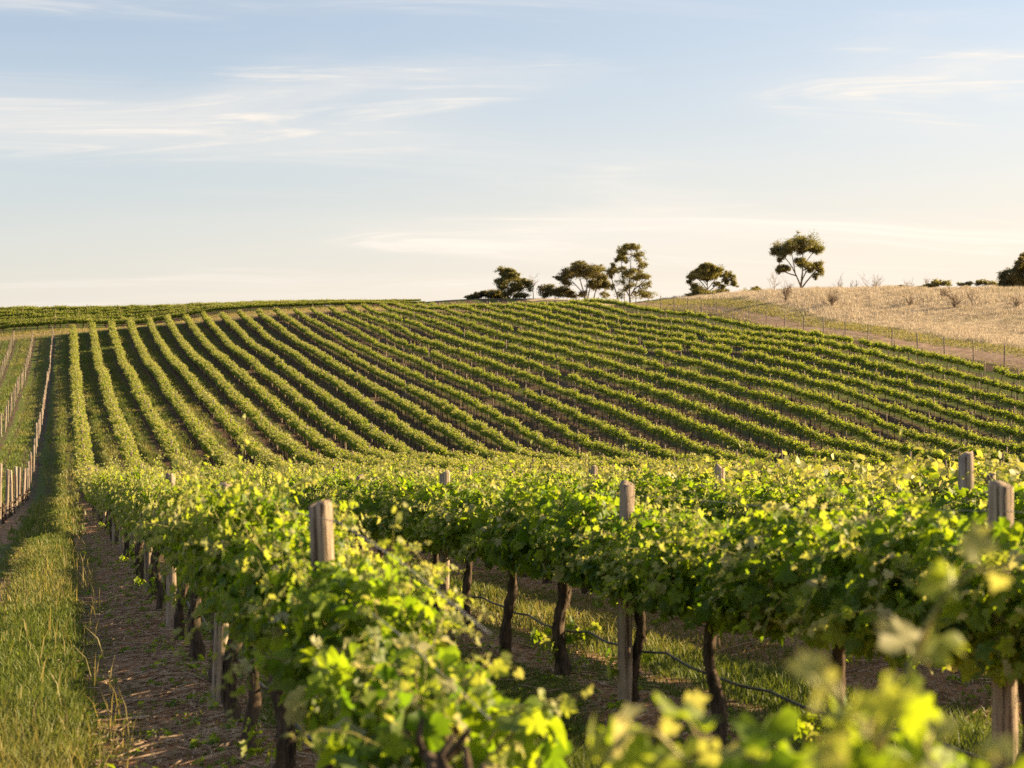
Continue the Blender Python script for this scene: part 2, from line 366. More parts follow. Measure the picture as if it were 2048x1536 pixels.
def wood(name, a, b, dark):
    m, t = new_mat(name)
    p = opos(t)
    r = t.n('ShaderNodeObjectInfo').outputs['Random']
    off = t.n('ShaderNodeCombineXYZ'); t.set(off.inputs[2], t.math('MULTIPLY', r, 40)); t.set(off.inputs[0], t.math('MULTIPLY', r, 13))
    q = t.vmath('ADD', p, off.outputs[0])
    grain = t.noise(t.scalevec(q, (42, 42, 1.6)), 1.0, 5, 0.65, 0.3)
    crack = t.noise(t.scalevec(q, (34, 34, 0.9)), 1.0, 4, 0.6, 1.2)
    blot = t.noise(q, 5.0, 3)
    col = t.mix(t.ramp(grain, 0.3, 0.7), a, b)
    col = t.mix(t.ramp(blot, 0.45, 0.75, 0, 0.5), col, t.mix(0.5, col, dark))
    col = t.mix(t.ramp(crack, 0.57, 0.63), col, dark)
    col = t.mix(t.math('MULTIPLY', r, 0.35), col, dark)
    h = t.math('SUBTRACT', grain, t.math('MULTIPLY', t.ramp(crack, 0.55, 0.63), 1.4))
    finish(t, principled(t, col, 0.9, 0.15, bump(t, h, 0.9, 0.014)))
    return m
M['wood'] = wood('weathered_post_wood', (0.24, 0.185, 0.135), (0.46, 0.365, 0.275), (0.075, 0.048, 0.033))
M['wood_pale'] = wood('pale_post_wood', (0.22, 0.175, 0.14), (0.37, 0.31, 0.25), (0.09, 0.065, 0.05))

# vineyard ground: bare mulched strip under each row, grass in the aisles, wheel marks between
m, t = new_mat('vineyard_soil')
P = wpos(t)
s = t.n('ShaderNodeSeparateXYZ'); t.set(s.inputs[0], P)
u = t.math('DIVIDE', t.math('SUBTRACT', s.outputs[0], ROW0), DROW)
d = t.math('MULTIPLY', t.math('ABSOLUTE', t.math('SUBTRACT', u, t.math('ROUND', u))), DROW)
nb = t.noise(P, 0.55, 4); nm = t.noise(P, 3.1, 4); nf = t.noise(P, 26, 4, 0.7); nl = t.noise(t.scalevec(P, (1, 0.25, 1)), 0.9, 3)
chips = t.n('ShaderNodeTexVoronoi', feature='F1'); t.set(chips.inputs['Vector'], t.scalevec(P, (1, 0.55, 1))); chips.inputs['Scale'].default_value = 34
chipv = t.n('ShaderNodeSeparateColor'); t.set(chipv.inputs[0], chips.outputs['Color'])
far = t.ramp(s.outputs[1], 55, 100)  # hill soil: darker bare earth, with shade between the rows put into its colour
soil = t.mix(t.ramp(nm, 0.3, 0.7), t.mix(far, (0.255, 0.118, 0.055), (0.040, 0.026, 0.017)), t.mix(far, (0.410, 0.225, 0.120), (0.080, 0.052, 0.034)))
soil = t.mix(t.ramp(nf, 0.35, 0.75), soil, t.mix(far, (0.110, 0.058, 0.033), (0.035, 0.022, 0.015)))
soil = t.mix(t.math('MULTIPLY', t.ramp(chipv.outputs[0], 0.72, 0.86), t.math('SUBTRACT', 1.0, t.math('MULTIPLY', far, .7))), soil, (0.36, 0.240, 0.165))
soil = t.mix(t.ramp(chipv.outputs[1], 0.93, 0.97), soil, (0.36, 0.27, 0.19))
grass = t.mix(t.ramp(nf, 0.3, 0.7), (0.040, 0.062, 0.012), (0.105, 0.130, 0.030))
grass = t.mix(t.ramp(nm, 0.5, 0.8, 0, 0.7), grass, (0.15, 0.125, 0.050))
gm = t.math('ADD', d, t.math('MULTIPLY', t.math('SUBTRACT', t.math('ADD', t.math('MULTIPLY', nb, 0.6), t.math('MULTIPLY', nl, 0.4)), 0.5), 1.5))
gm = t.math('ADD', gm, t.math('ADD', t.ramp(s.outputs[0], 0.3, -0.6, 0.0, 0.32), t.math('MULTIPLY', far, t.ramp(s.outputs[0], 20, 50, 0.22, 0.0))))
gmask = t.ramp(gm, 0.55, 0.85)
wheel = t.math('MULTIPLY', t.ramp(t.math('ABSOLUTE', t.math('SUBTRACT', d, 0.85)), 0.08, 0.28, 1, 0), t.ramp(nl, 0.35, 0.6, 0.15, 0.75))
gmask = t.math('MULTIPLY', gmask, t.math('SUBTRACT', 1.0, wheel))
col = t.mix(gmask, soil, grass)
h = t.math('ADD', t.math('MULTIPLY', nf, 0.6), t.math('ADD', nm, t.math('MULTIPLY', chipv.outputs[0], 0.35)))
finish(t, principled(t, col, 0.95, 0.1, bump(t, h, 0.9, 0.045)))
M['soil'] = m

m, t = new_mat('dirt_track')
P = wpos(t)
s = t.n('ShaderNodeSeparateXYZ'); t.set(s.inputs[0], P)
nm = t.noise(P, 1.1, 5, 0.6); nf = t.noise(P, 9, 4, 0.7); ns = t.noise(t.scalevec(P, (1.3, 0.12, 1)), 1.0, 4)
col = t.mix(t.ramp(nm, 0.3, 0.7), (0.20, 0.130, 0.085), (0.37, 0.265, 0.190))
col = t.mix(t.ramp(nf, 0.4, 0.75, 0, 0.6), col, (0.15, 0.095, 0.062))
col = t.mix(t.ramp(ns, 0.56, 0.68, 0, 0.75), col, (0.10, 0.095, 0.038))
finish(t, principled(t, col, 0.95, 0.1, bump(t, t.math('ADD', nm, t.math('MULTIPLY', nf, 0.5)), 0.8, 0.06)))
M['track'] = m

m, t = new_mat('headland_dirt')
P = wpos(t)
nm = t.noise(t.scalevec(P, (0.25, 1, 1)), 1.1, 5, 0.6); nf = t.noise(P, 7, 4, 0.7)
col = t.mix(t.ramp(nm, 0.35, 0.65), (0.25, 0.175, 0.095), (0.13, 0.115, 0.042))
col = t.mix(t.ramp(nf, 0.4, 0.75, 0, 0.6), col, (0.34, 0.25, 0.15))
finish(t, principled(t, col, 0.95, 0.1, bump(t, nf, 0.8, 0.05)))
M['headland'] = m

m, t = new_mat('dry_field')
P = wpos(t)
nb = t.noise(P, 0.09, 4); nm = t.noise(P, 0.7, 5, 0.6); nf = t.noise(P, 6, 4, 0.7)
col = t.mix(t.ramp(nm, 0.3, 0.7), (0.25, 0.185, 0.115), (0.42, 0.335, 0.225))
col = t.mix(t.ramp(nb, 0.5, 0.7, 0, 0.5), col, (0.13, 0.105, 0.040))
finish(t, principled(t, col, 0.95, 0.1, bump(t, nf, 0.8, 0.1)))
M['field'] = m

def blade_mat(name, lo, hi, dry, tfac=0.4, tg=1.4, tb=.55):
    m, t = new_mat(name)
    rnd = t.attr('rnd'); age = t.attr('age')
    col = t.mix(rnd, lo, hi)
    col = t.mix(age, col, dry)
    b = principled(t, col, 0.55, 0.3)
    tr = t.n('ShaderNodeBsdfTranslucent')
    t.set(tr.inputs[0], t.mix(1.0, col, (tg, tg * 0.95, tg * tb), 'MULTIPLY'))
    mx = t.n('ShaderNodeMixShader'); mx.inputs[0].default_value = tfac
    t.set(mx.inputs[1], b); t.set(mx.inputs[2], tr.outputs[0])
    finish(t, mx.outputs[0])
    return m
M['grass'] = blade_mat('green_grass', (0.060, 0.096, 0.014), (0.150, 0.180, 0.036), (0.36, 0.28, 0.12))
M['dry'] = blade_mat('dry_grass', (0.32, 0.262, 0.190), (0.53, 0.465, 0.370), (0.125, 0.135, 0.055), 0.3, 1.1, .85)
M['litter'] = simple('cane_litter', (0.22, 0.13, 0.085), (0.48, 0.36, 0.25), 9, 0.9, world=True)

# ------------------------------------------------------------------ the ground, split along the edges of track, headland and field
def steps(*segs):
    out = []
    for a, b, s in segs:
        out.append(np.arange(a, b - 1e-6, s))
    return np.concatenate(out + [[segs[-1][1]]])
TR0, TR1, HL0, HL1 = 79.4, 82.9, 275.0, 282.0
XS = steps((-6000, -600, 1350), (-600, -60, 90), (-60, -8, 2.0), (-8, 12, 0.2), (12, TR0, 0.7021), (TR0, TR1, 0.5), (TR1, 130, 1.2), (130, 260, 5), (260, 600, 68), (600, 6000, 1350))
YS = steps((-600, -60, 90), (-60, -4, 7), (-4, 3, 0.5), (3, 30, 0.2), (30, 80, 0.5), (80, HL0, 1.0), (HL0, HL1, 0.5), (HL1, 340, 1.0), (340, 480, 5), (480, 900, 60), (900, 8000, 1420))
gx, gy = np.meshgrid(XS, YS, indexing='ij')
gzv = zg(gx, gy)
nx, ny = gx.shape
idx = np.arange(nx * ny).reshape(nx, ny)
quads = np.stack([idx[:-1, :-1], idx[1:, :-1], idx[1:, 1:], idx[:-1, 1:]], -1).reshape(-1, 4)
cxm = ((gx[:-1, :-1] + gx[1:, 1:]) / 2).ravel(); cym = ((gy[:-1, :-1] + gy[1:, 1:]) / 2).ravel()
GV = np.stack([gx.ravel(), gy.ravel(), gzv.ravel()], -1)
is_track = (cxm > TR0) & (cxm < TR1) & (cym > 60) & (cym < 275)
is_head = (cym > HL0) & (cym < HL1) & (cxm < TR0) & (cxm > -60)
is_field = (((cxm > TR1) | ((cxm > TR0) & (cym >= 275)) | (cym > 335)) & ~is_track)
is_vine = ~(is_track | is_head | is_field)
for nm, mask, mat in (('vineyard_ground', is_vine, M['soil']), ('dirt_track', is_track, M['track']), ('headland_track', is_head, M['headland']), ('dry_field', is_field, M['field'])):
    q = quads[mask]
    uq, inv = np.unique(q, return_inverse=True)
    o = ob(nm, mk_mesh(nm, GV[uq], [inv.reshape(-1, 4)], [mat], smooth=True))
    tag(o, kind='structure')

# ------------------------------------------------------------------ grape leaves
half = [(0.0, 0.0), (.10, -.13), (.25, -.20), (.35, -.11), (.50, -.08), (.50, .09), (.60, .21), (.43, .27), (.35, .34), (.47, .44), (.52, .60), (.37, .61), (.24, .60), (.22, .72), (.12, .80), (0.0, 1.0)]
out = half + [(-x, y) for x, y in half[-2:0:-1]]
LEAF_V = np.array([(0, .30)] + out)
nb_ = len(out)
LEAF_F = np.array([(0, 1 + i, 1 + (i + 1) % nb_) for i in range(nb_)])
LEAF_V3 = np.c_[LEAF_V, np.zeros(len(LEAF_V))]
FAR_V3 = np.array([(0, 0, 0), (.5, .22, 0), (.36, .68, 0), (0, 1, 0), (-.36, .68, 0), (-.5, .22, 0)], float)
FAR_F = np.array([(0, 1, 2), (0, 2, 3), (0, 3, 4), (0, 4, 5)])
KITE_V3 = np.array([(0, 0, 0), (.5, .42, 0), (0, 1, 0), (-.5, .42, 0)], float)
KITE_F = np.array([(0, 1, 2), (0, 2, 3)])

def unit(a):
    return a / (np.linalg.norm(a, axis=-1, keepdims=True) + 1e-9)

def place_leaves(acc, tmpl, tf, pos, axis, nrm, size, rnd, age, rng, mi=0, curl=1.0):
    n = len(pos)
    if not n: return
    nrm = unit(nrm); axis = unit(axis - (axis * nrm).sum(-1, keepdims=True) * nrm)
    side = np.cross(axis, nrm)
    k = rng.normal(0.9, 0.55, (n, 1)) * curl
    x = tmpl[None, :, 0]; y = tmpl[None, :, 1]
    z = k * (-0.50 * x * x - 0.48 * (y - .3) ** 2) + np.abs(x) * rng.normal(0.24, 0.28, (n, 1)) + 0.075 * np.sin(9 * y + 5 * x + rng.uniform(0, 6, (n, 1))) + 0.05 * np.sin(17 * x - 6 * y + rng.uniform(0, 6, (n, 1)))
    wx = rng.uniform(0.85, 1.15, (n, 1))
    V = pos[:, None] + size[:, None, None] * ((x * wx)[..., None] * side[:, None] + (y[..., None] * np.ones((n, 1, 1))) * axis[:, None] + z[..., None] * nrm[:, None])
    m = len(tmpl)
    F = (tf[None] + (np.arange(n) * m)[:, None, None]).reshape(-1, tf.shape[1])
    acc.add(V.reshape(-1, 3), F, mi, rnd=np.repeat(rnd, m), age=np.repeat(age, m))

def grow(rng, n_shoots=30, half_len=0.95, z0=0.92, hmax=1.54, spread=0.48, nodes=(13, 25), extra=240, leaf=0.098, upright=0.32, low=0.88, width=0.40, tipk=.66, tilt=0.0, tallp=.16):
    """shoots and leaves of one vine; returns stems (list of polylines) and leaf arrays"""
    stems = []; pos = []; ax = []; nr = []; sz = []; ag = []; pets = []
    for s in range(n_shoots):
        up = rng.random() < upright
        side = rng.choice([-1, 1])
        p = np.array([rng.normal(0, .05), rng.uniform(-half_len, half_len), z0 + rng.normal(0, .04)])
        dr = np.array([side * rng.uniform(.05, .3 if up else spread + .25), rng.normal(0, .25), 1.0]); dr /= np.linalg.norm(dr)
        N = rng.integers(*nodes)
        droop = rng.uniform(0.0, 0.03) if up else rng.uniform(0.03, 0.13)
        top = hmax + ((rng.uniform(0.30, 0.55) if rng.random() < tallp else rng.uniform(0.02, 0.27)) if up else rng.uniform(-.15, .05)) - tilt * p[1]
        pts = [p.copy()]; alt = rng.choice([-1, 1])
        for i in range(N):
            dr = dr + rng.normal(0, .09, 3); dr[2] -= droop * (0.4 + 1.3 * i / N)
            if p[2] > top: dr[2] -= 0.38
            dr[0] += side * 0.02
            dr /= np.linalg.norm(dr)
            p = p + dr * 0.046
            if p[2] < low: break
            pts.append(p.copy())
            f = (i + 1) / N
            o = np.array([p[0] * 2.0, 0, (p[2] - 1.15) * 1.2]); o /= np.linalg.norm(o) + .2
            pd = np.cross(dr, [0, 0, 1.0]) * alt * 0.9 + o * 0.5 + rng.normal(0, .3, 3); pd /= np.linalg.norm(pd) + 1e-6
            alt = -alt
            pl = rng.uniform(.035, .085) * (1.1 - .6 * f)
            lp = p + pd * pl; pets.append((p.copy(), lp))
            pos.append(lp); nr.append(np.array([0, 0, .38]) + o * .5 + rng.normal(0, .52, 3))
            ax.append(o * .5 + pd * .6 + np.array([0, 0, -.5]) + rng.normal(0, .25, 3))
            sz.append(leaf * (1.0 - tipk * f ** 1.6) * rng.uniform(.72, 1.22)); ag.append(f ** 2.0 * rng.uniform(.6, 1.0))
        stems.append(np.array(pts))
    for e in range(extra):
        a = rng.uniform(0, 2 * np.pi); r = math.sqrt(rng.uniform(.02, 1))
        x = math.cos(a) * r * width; z = (z0 + hmax) / 2 - .06 + math.sin(a) * r * 0.40 * (hmax - .72) / .9
        if z < low: z = low + rng.uniform(0, .15)
        q = np.array([x, rng.uniform(-half_len, half_len), z]); o = np.array([x * 2.2, 0, z - 1.12]); o /= np.linalg.norm(o) + .15
        pos.append(q); nr.append(np.array([0, 0, .3]) + o * .8 + rng.normal(0, .5, 3)); ax.append(np.array([0, 0, -.6]) + o * .5 + rng.normal(0, .35, 3))
        sz.append(leaf * rng.uniform(.8, 1.3)); ag.append(rng.uniform(0, .3))
    grow.pets = pets
    return stems, np.array(pos), np.array(ax), np.array(nr), np.array(sz), np.array(ag)

def trunk_mesh(rng, h=0.86, r=0.052, arms=0.9, sides=9, name='trunk', arm_z=None):
    acc = Acc()
    n = 13
    zt = np.linspace(-0.08, h, n)
    lean = rng.normal(0, .05, 2); w = rng.uniform(0, 6, 2)
    px = lean[0] * (h - zt) / h + .020 * np.sin(zt * 9 + w[0]); py = lean[1] * (h - zt) / h * 2 + .028 * np.sin(zt * 8 + w[1])
    px -= px[-1]; py -= py[-1]
    rad = r * (1.15 - .35 * zt / h + .12 * np.sin(zt * 17 + w[0])); rad[0] *= 1.3; rad[-1] *= 1.15; rad[-2] *= 1.15
    acc.add(*tube(np.c_[px, py, zt], rad, sides, True, .17, rng))
    for sgn in (-1, 1):
        k = 9
        yy = np.linspace(0, sgn * arms, k)
        zz = h - .03 + .06 * (np.linspace(0, 1, k)) ** .6 + rng.normal(0, .012, k)
        acc.add(*tube(np.c_[rng.normal(0, .012, k), yy, zz], np.linspace(r * .62, r * .34, k), 7, True, .14, rng))
        for q in range(5):                       # old spurs
            y = sgn * (0.12 + .16 * q)
            if abs(y) < arms:
                b = np.array([rng.normal(0, .01), y, h + .02]); acc.add(*tube(np.array([b, b + (rng.normal(0, .02), rng.normal(0, .02), .06), b + (rng.normal(0, .03), rng.normal(0, .03), .11)]), [.014, .012, .008], 5, True))
    for q in range(22):                           # peeling bark strips
        z = rng.uniform(.1, h - .1); a = rng.uniform(0, 6.28); rr = r * 1.02; i = np.interp(z, zt, px); j = np.interp(z, zt, py)
        c = np.array([i + math.cos(a) * rr, j + math.sin(a) * rr, z]); o = np.array([math.cos(a), math.sin(a), 0]); s2 = np.array([-math.sin(a), math.cos(a), 0]) * .008
        L = rng.uniform(.06, .16)
        acc.add(np.array([c - s2, c + s2, c + s2 * .6 + o * .012 - (0, 0, L * .6), c - s2 * .6 + o * .012 - (0, 0, L * .6), c + o * rng.uniform(.01, .04) - (0, 0, L)]), [np.array([(0, 1, 2, 3)]), np.array([(3, 2, 4)])])
    return acc.mesh(name, [M['bark']], smooth=False)

def shoots_mesh(stems, rng, sides=4, name='shoots', fat=1.0, pets=()):
    acc = Acc()
    for a, b in pets:
        m_ = (a + b) / 2 + (0, 0, .012)
        acc.add(*tube(np.array([a, m_, b]), [.0017 * fat, .0014 * fat, .0012 * fat], 3, False))
    for s in stems:
        if len(s) > 2:
            acc.add(*tube(s, np.linspace(.0048 * fat, .0018 * fat, len(s)), sides, False))
    return acc.mesh(name, [M['stem']])

def foliage_mesh(g, rng, tmpl=LEAF_V3, tf=LEAF_F, petioles=True):
    stems, pos, ax, nr, sz, ag = g
    acc = Acc()
    place_leaves(acc, tmpl, tf, pos, ax, nr, sz, rng.random(len(pos)), ag, rng)
    return acc.mesh('foliage', [M['leaf']])

def sucker_mesh(rng, n=5):
    acc = Acc(); pos = []; ax = []; nr = []; sz = []; ag = []
    for s in range(n):
        a = rng.uniform(0, 6.28); p = np.array([math.cos(a) * .05, math.sin(a) * .05, rng.uniform(.02, .35)]); dr = np.array([math.cos(a), math.sin(a), .9])
        for i in range(rng.integers(4, 9)):
            dr = dr + rng.normal(0, .2, 3); dr /= np.linalg.norm(dr); p = p + dr * .04
            pos.append(p.copy()); nr.append(np.array([dr[0], dr[1], .6]) + rng.normal(0, .4, 3)); ax.append(np.array([dr[0], dr[1], -.4]) + rng.normal(0, .3, 3)); sz.append(rng.uniform(.05, .10)); ag.append(rng.uniform(0, .7))
    place_leaves(acc, LEAF_V3, LEAF_F, np.array(pos), np.array(ax), np.array(nr), np.array(sz), rng.random(len(pos)), np.array(ag), rng)
    return acc.mesh('suckers', [M['leaf']])

rng = np.random.default_rng(11)
NEAR = []
for k in range(9):
    g = grow(rng, n_shoots=int(rng.integers(52, 62)), extra=860)
    pets_ = grow.pets
    NEAR.append((foliage_mesh(g, rng), shoots_mesh(g[0], rng, pets=pets_)))
TRUNKS = [trunk_mesh(rng, r=rng.uniform(.034, .046)) for k in range(6)]
SUCK = [sucker_mesh(rng, int(rng.integers(4, 8))) for k in range(3)]

ORD = ['first', 'second', 'third', 'fourth', 'fifth', 'sixth', 'seventh', 'eighth', 'ninth', 'tenth', 'eleventh', 'twelfth', 'thirteenth', 'fourteenth', 'fifteenth', 'sixteenth', 'seventeenth', 'eighteenth', 'nineteenth', 'twentieth', 'twenty-first', 'twenty-second', 'twenty-third', 'twenty-fourth', 'twenty-fifth', 'twenty-sixth', 'twenty-seventh', 'twenty-eighth']

def slope_rot(x, y, rz=0.0):
    e = 0.6
    s = math.atan((gz(x, y + e) - gz(x, y - e)) / (2 * e))
    return s

def vine_root(x, y, label, group):
    e = bpy.data.objects.new('grapevine', None); COL.objects.link(e)
    e.empty_display_size = .2
    e.location = (x, y, gz(x, y))
    tag(e, label, 'grapevine', group)
    return e

def near_vine(x, y, label, group, k, flip, sc=(1, 1, 1), suck=-1):
    e = vine_root(x, y, label, group)
    rz = math.pi if flip else 0
    fo, sh = NEAR[k % len(NEAR)]
    tr = ob('trunk', TRUNKS[k % len(TRUNKS)], e, rot=(0, 0, rz))
    f = ob('foliage', fo, e, rot=(0, 0, rz), scale=sc); f['kind'] = 'stuff'
    ob('shoots', sh, e, rot=(0, 0, rz), scale=sc)
    if suck >= 0:
        s = ob('suckers', SUCK[suck % 3], e); s['kind'] = 'stuff'
    return e

# ---- the three nearest vines: every leaf a piece of its own
LEAF_PIECES = {}
def leaf_piece(b, v):
    key = (b, v)
    if key not in LEAF_PIECES:
        r2 = np.random.default_rng(100 + b * 10 + v)
        acc = Acc()
        place_leaves(acc, LEAF_V3, LEAF_F, np.zeros((1, 3)), np.array([[0, 1.0, 0]]), np.array([[0, 0, 1.0]]), np.ones(1), np.array([r2.random()]), np.array([b / 4.0]), r2)
        LEAF_PIECES[key] = acc.mesh('leaf', [M['leaf']])
    return LEAF_PIECES[key]

def leafy_vine(x, y, label, seed, fat=1.3, **kw):
    r2 = np.random.default_rng(seed)
    g = grow(r2, **kw)
    stems, pos, ax, nr, sz, ag = g
    e = vine_root(x, y, label, 'vines in the row beside the grass path')
    ob('trunk', TRUNKS[seed % len(TRUNKS)], e)
    ob('shoots', shoots_mesh(stems, r2, 5, fat=fat, pets=grow.pets), e)
    order = np.argsort(-sz)[:296]
    for i in order:
        n = Vector(nr[i]).normalized(); a = Vector(ax[i]); a = (a - a.dot(n) * n).normalized(); s = a.cross(n)
        mt = Matrix(((s.x, a.x, n.x, pos[i][0]), (s.y, a.y, n.y, pos[i][1]), (s.z, a.z, n.z, pos[i][2]), (0, 0, 0, 1)))
        o = ob('leaf', leaf_piece(int(min(4, ag[i] * 5)), int(r2.integers(0, 7))), e)
        o.matrix_local = mt @ Matrix.Scale(float(sz[i]), 4)
    rest = np.argsort(-sz)[296:]
    if len(rest):
        acc = Acc()
        place_leaves(acc, LEAF_V3, LEAF_F, pos[rest], ax[rest], nr[rest], sz[rest], r2.random(len(rest)), ag[rest], r2)
        f = ob('foliage', acc.mesh('foliage', [M['leaf']]), e); f['kind'] = 'stuff'
    return e

G1 = 'vines in the row beside the grass path'
G2 = 'vines in the second row from the grass path'
G3 = 'vines in the third row from the grass path'
leafy_vine(row_x(1) + .02, 1.92, 'big out-of-focus grapevine leaves and shoots at the bottom right corner, closest to the viewer', 5, n_shoots=46, extra=200, hmax=1.30, leaf=.125, fat=2.0, upright=.25, tilt=.10, tallp=0.0, half_len=.95, spread=.55, width=.42, low=.75, nodes=(8, 17))
leafy_vine(row_x(1) - .12, 4.3, 'short sparse grapevine in the bottom middle, lowest of the row beside the grass path', 6, n_shoots=18, extra=170, hmax=0.88, low=.40, z0=.62, nodes=(4, 9), leaf=.100, upright=.0, half_len=.8, spread=.2, width=.24)
leafy_vine(row_x(1), 5.85, 'leafy grapevine with sagging top just in front of the first round post', 7, n_shoots=34, extra=260, hmax=1.15, low=.5, z0=.75, nodes=(6, 12), leaf=.108, upright=.05, spread=.3, width=.32)
rng = np.random.default_rng(21)
Y1 = [7.55, 9.1, 10.5, 11.9, 13.8, 15.4, 17.4, 19.3, 21.2] + [21.2 + 1.8 * k for k in range(1, 14)]
for k, y in enumerate(Y1):
    s = {0: .86, 1: .92}.get(k, rng.uniform(.96, 1.05))
    near_vine(row_x(1) + rng.normal(0, .02), y, '%s grapevine behind the first round post in the row along the grass path' % ORD[k], G1, k + int(rng.integers(0, 3)), rng.random() < .5, (rng.uniform(.70, .80), 1.0, s), suck=k if rng.random() < .2 else -1)
Y2 = [4.9 + 1.72 * k for k in range(25)]
for k, y in enumerate(Y2):
    near_vine(row_x(2) + rng.normal(0, .02), y, '%s grapevine from the right end of the tall leafy second row' % ORD[k], G2, k * 2 + int(rng.integers(0, 3)), rng.random() < .5, (rng.uniform(.86, 1.0), 1.0, rng.uniform(.97, 1.05) * (.92 if k < 5 else 1.0)), suck=k if k in (1, 2, 4) or rng.random() < .15 else -1)
Y3 = [9.6 + 1.8 * k for k in range(20)]
for k, y in enumerate(Y3):
    near_vine(row_x(3) + rng.normal(0, .02), y, '%s grapevine of the third row, mostly hidden behind the tall second row' % ORD[k], G3, k * 2 + 1, rng.random() < .5, (rng.uniform(.95, 1.1), 1.0, rng.uniform(.96, 1.05)))

# ---- hillside vines: one mesh each, copies share it
def far_vine(rng, size=1.0, dens=1.0, near=False):
    acc = Acc()
    g = grow(rng, n_shoots=int(36 * dens), extra=int(430 * dens), hmax=1.30 * size, leaf=.118, nodes=(9, 16), width=.38 * size, upright=.62, low=.74, spread=.5, tipk=.3)
    stems, pos, ax, nr, sz, ag = g
    place_leaves(acc, FAR_V3 if near else KITE_V3, FAR_F if near else KITE_F, pos, ax, nr, sz * 1.12, rng.random(len(pos)), ag, rng, 0)
    zt = np.array([-.1, .3, .6, .88]); w = rng.normal(0, .02, (4, 2)); w[-1] = 0
    acc.add(*tube(np.c_[w, zt], [.06, .045, .042, .045], 5), mi=1)
    acc.add(*tube(np.array([(0, -.9, .9), (0, 0, .88), (0, .9, .9)]), .026, 4), mi=1)
    for s in stems[:8]:
        if len(s) > 4: acc.add(*tube(s[::3], .006, 3, False), mi=1)
    return acc.mesh('vine', [M['leaf_far'], M['bark']])
rng = np.random.default_rng(31)
FAR_FULL = [far_vine(rng, 1.05, 1.25, True) for k in range(8)]
FAR_THIN = [far_vine(rng, .93, .72, True) for k in range(8)]
def post_mesh(rng, r, h, sides=10, mat='wood', name='post', top=0.015):
    zt = np.array([-.15, 0, h * .25, h * .5, h * .75, h - .012, h])
    rad = np.full(7, r) * (1 + rng.normal(0, .02, 7)); rad[-1] = r * .9
    P = np.c_[np.cumsum(rng.normal(0, .004, 7)), np.cumsum(rng.normal(0, .004, 7)), zt]
    V, F = tube(P, rad, sides, True, .02, rng)
    V[-sides - 1:, 2] += V[-sides - 1:, 0] * rng.normal(0, .3) + rng.normal(0, top * .3, sides + 1)
    return mk_mesh(name, V, F, [M[mat]])
ROWPOSTS = [post_mesh(rng, .050, 1.56, 7) for k in range(4)]

def vine_row(label, x_of, y_of, ts, zrot, meshes, miss, sx, sz, group, pole=3, pskip=0.0, taper=None):
    """a trellised row: Empty at its start > vines and posts"""
    e = bpy.data.objects.new('vine_row', None); COL.objects.link(e)
    x0, y0 = x_of(ts[0]), y_of(ts[0]); e.location = (x0, y0, gz(x0, y0)); e.empty_display_size = .5
    tag(e, label, 'vine row', group)
    base = Vector(e.location)
    gap = 0
    for i, tt in enumerate(ts):
        x, y = x_of(tt), y_of(tt); z = gz(x, y)
        if i % pole == 0 and rng.random() >= pskip:
            yy = tt - .9
            xx, y3 = x_of(yy), y_of(yy)
            tp_ = 1.0 if not taper else 1 - .5 * min(1, max(0, (xx - taper[0]) / (taper[1] - taper[0])))
            ob('post', ROWPOSTS[int(rng.integers(0, 4))], e, Vector((xx, y3, gz(xx, y3))) - base, (rng.normal(0, .025), rng.normal(0, .025), rng.uniform(0, 6)), (1, 1, rng.uniform(.95, 1.1) * tp_))
        if gap > 0:
            gap -= 1; continue
        if rng.random() < miss:
            gap = int(rng.integers(0, 2)); continue
        s = rng.uniform(.9, 1.1); vig = 1 + .10 * math.sin(x * .11 + 1.3 * math.sin(y * .045)) * math.sin(y * .07 + x * .05) - (.10 if miss > .02 else 0) * (math.sin(x * .19 - y * .09) > .55); s *= vig; wk = rng.uniform(.5, .8) if rng.random() < (.06 if miss > .02 else .015) else 1.0
        if zrot == 0:
            sl = math.atan2(gz(x, y + .8) - gz(x, y - .8), 1.6); rx = sl
        else:
            sl = math.atan2(gz(x + .8, y) - gz(x - .8, y), 1.6); rx = sl
        if taper: s *= 1 - .5 * min(1, max(0, (x - taper[0]) / (taper[1] - taper[0])))
        fl = rng.random() < .5
        rot = (rx if not fl else -rx, 0, zrot + (math.pi if fl else 0))
        if zrot: rot = (0 if False else rot[0], 0, rot[2])
        ob('vine', meshes[int(rng.integers(0, len(meshes)))], e, Vector((x + rng.normal(0, .03), y, z)) - base, rot, (sx * rng.uniform(.9, 1.1) * wk, 1.08 * (wk + 1) / 2, sz * s * (.75 + .25 * wk)))
    return e

GH = 'trellised vine rows on the hillside'
for n in range(1, 28):
    X = row_x(n)
    ys = {1: 46.4, 2: 47.9, 3: 45.6}.get(n, max(12.0, X / .645 - 3))
    full = n <= 9
    miss = 0.004 if n <= 8 else (0.010 if n <= 13 else 0.028 if n < 24 else .022)
    lab = ('leafy vine row climbing the hillside, %s to the right of the bare post rows' % ORD[n - 1]) if n <= 14 else ('hillside vine row, %s in from the wire fence beside the dirt track' % ORD[27 - n])
    sx = 1.14 if n <= 6 else 1.14 - .02 * (n - 6) if n < 13 else .84
    vine_row(lab, lambda t, X=X: X, lambda t: t, np.arange(ys, 273.2, 1.8), 0, FAR_FULL if full else FAR_THIN if n > 12 else FAR_FULL, miss, sx, 1.0 if n <= 8 else .94, GH, pskip=.0)
GB = 'vine rows of the block behind the headland track'
for k in range(11):
    Yb = 286.0 + 4.0 * k
    vine_row('%s vine row of the far block on the crest, counting up from the headland track' % ORD[k], lambda t: t, lambda t, Yb=Yb: Yb, np.arange(-17.0, 62.0 if k else 58., 1.8), -math.pi / 2, FAR_FULL, 0.01, 1.15, 1.0, GB, taper=(12, 62))

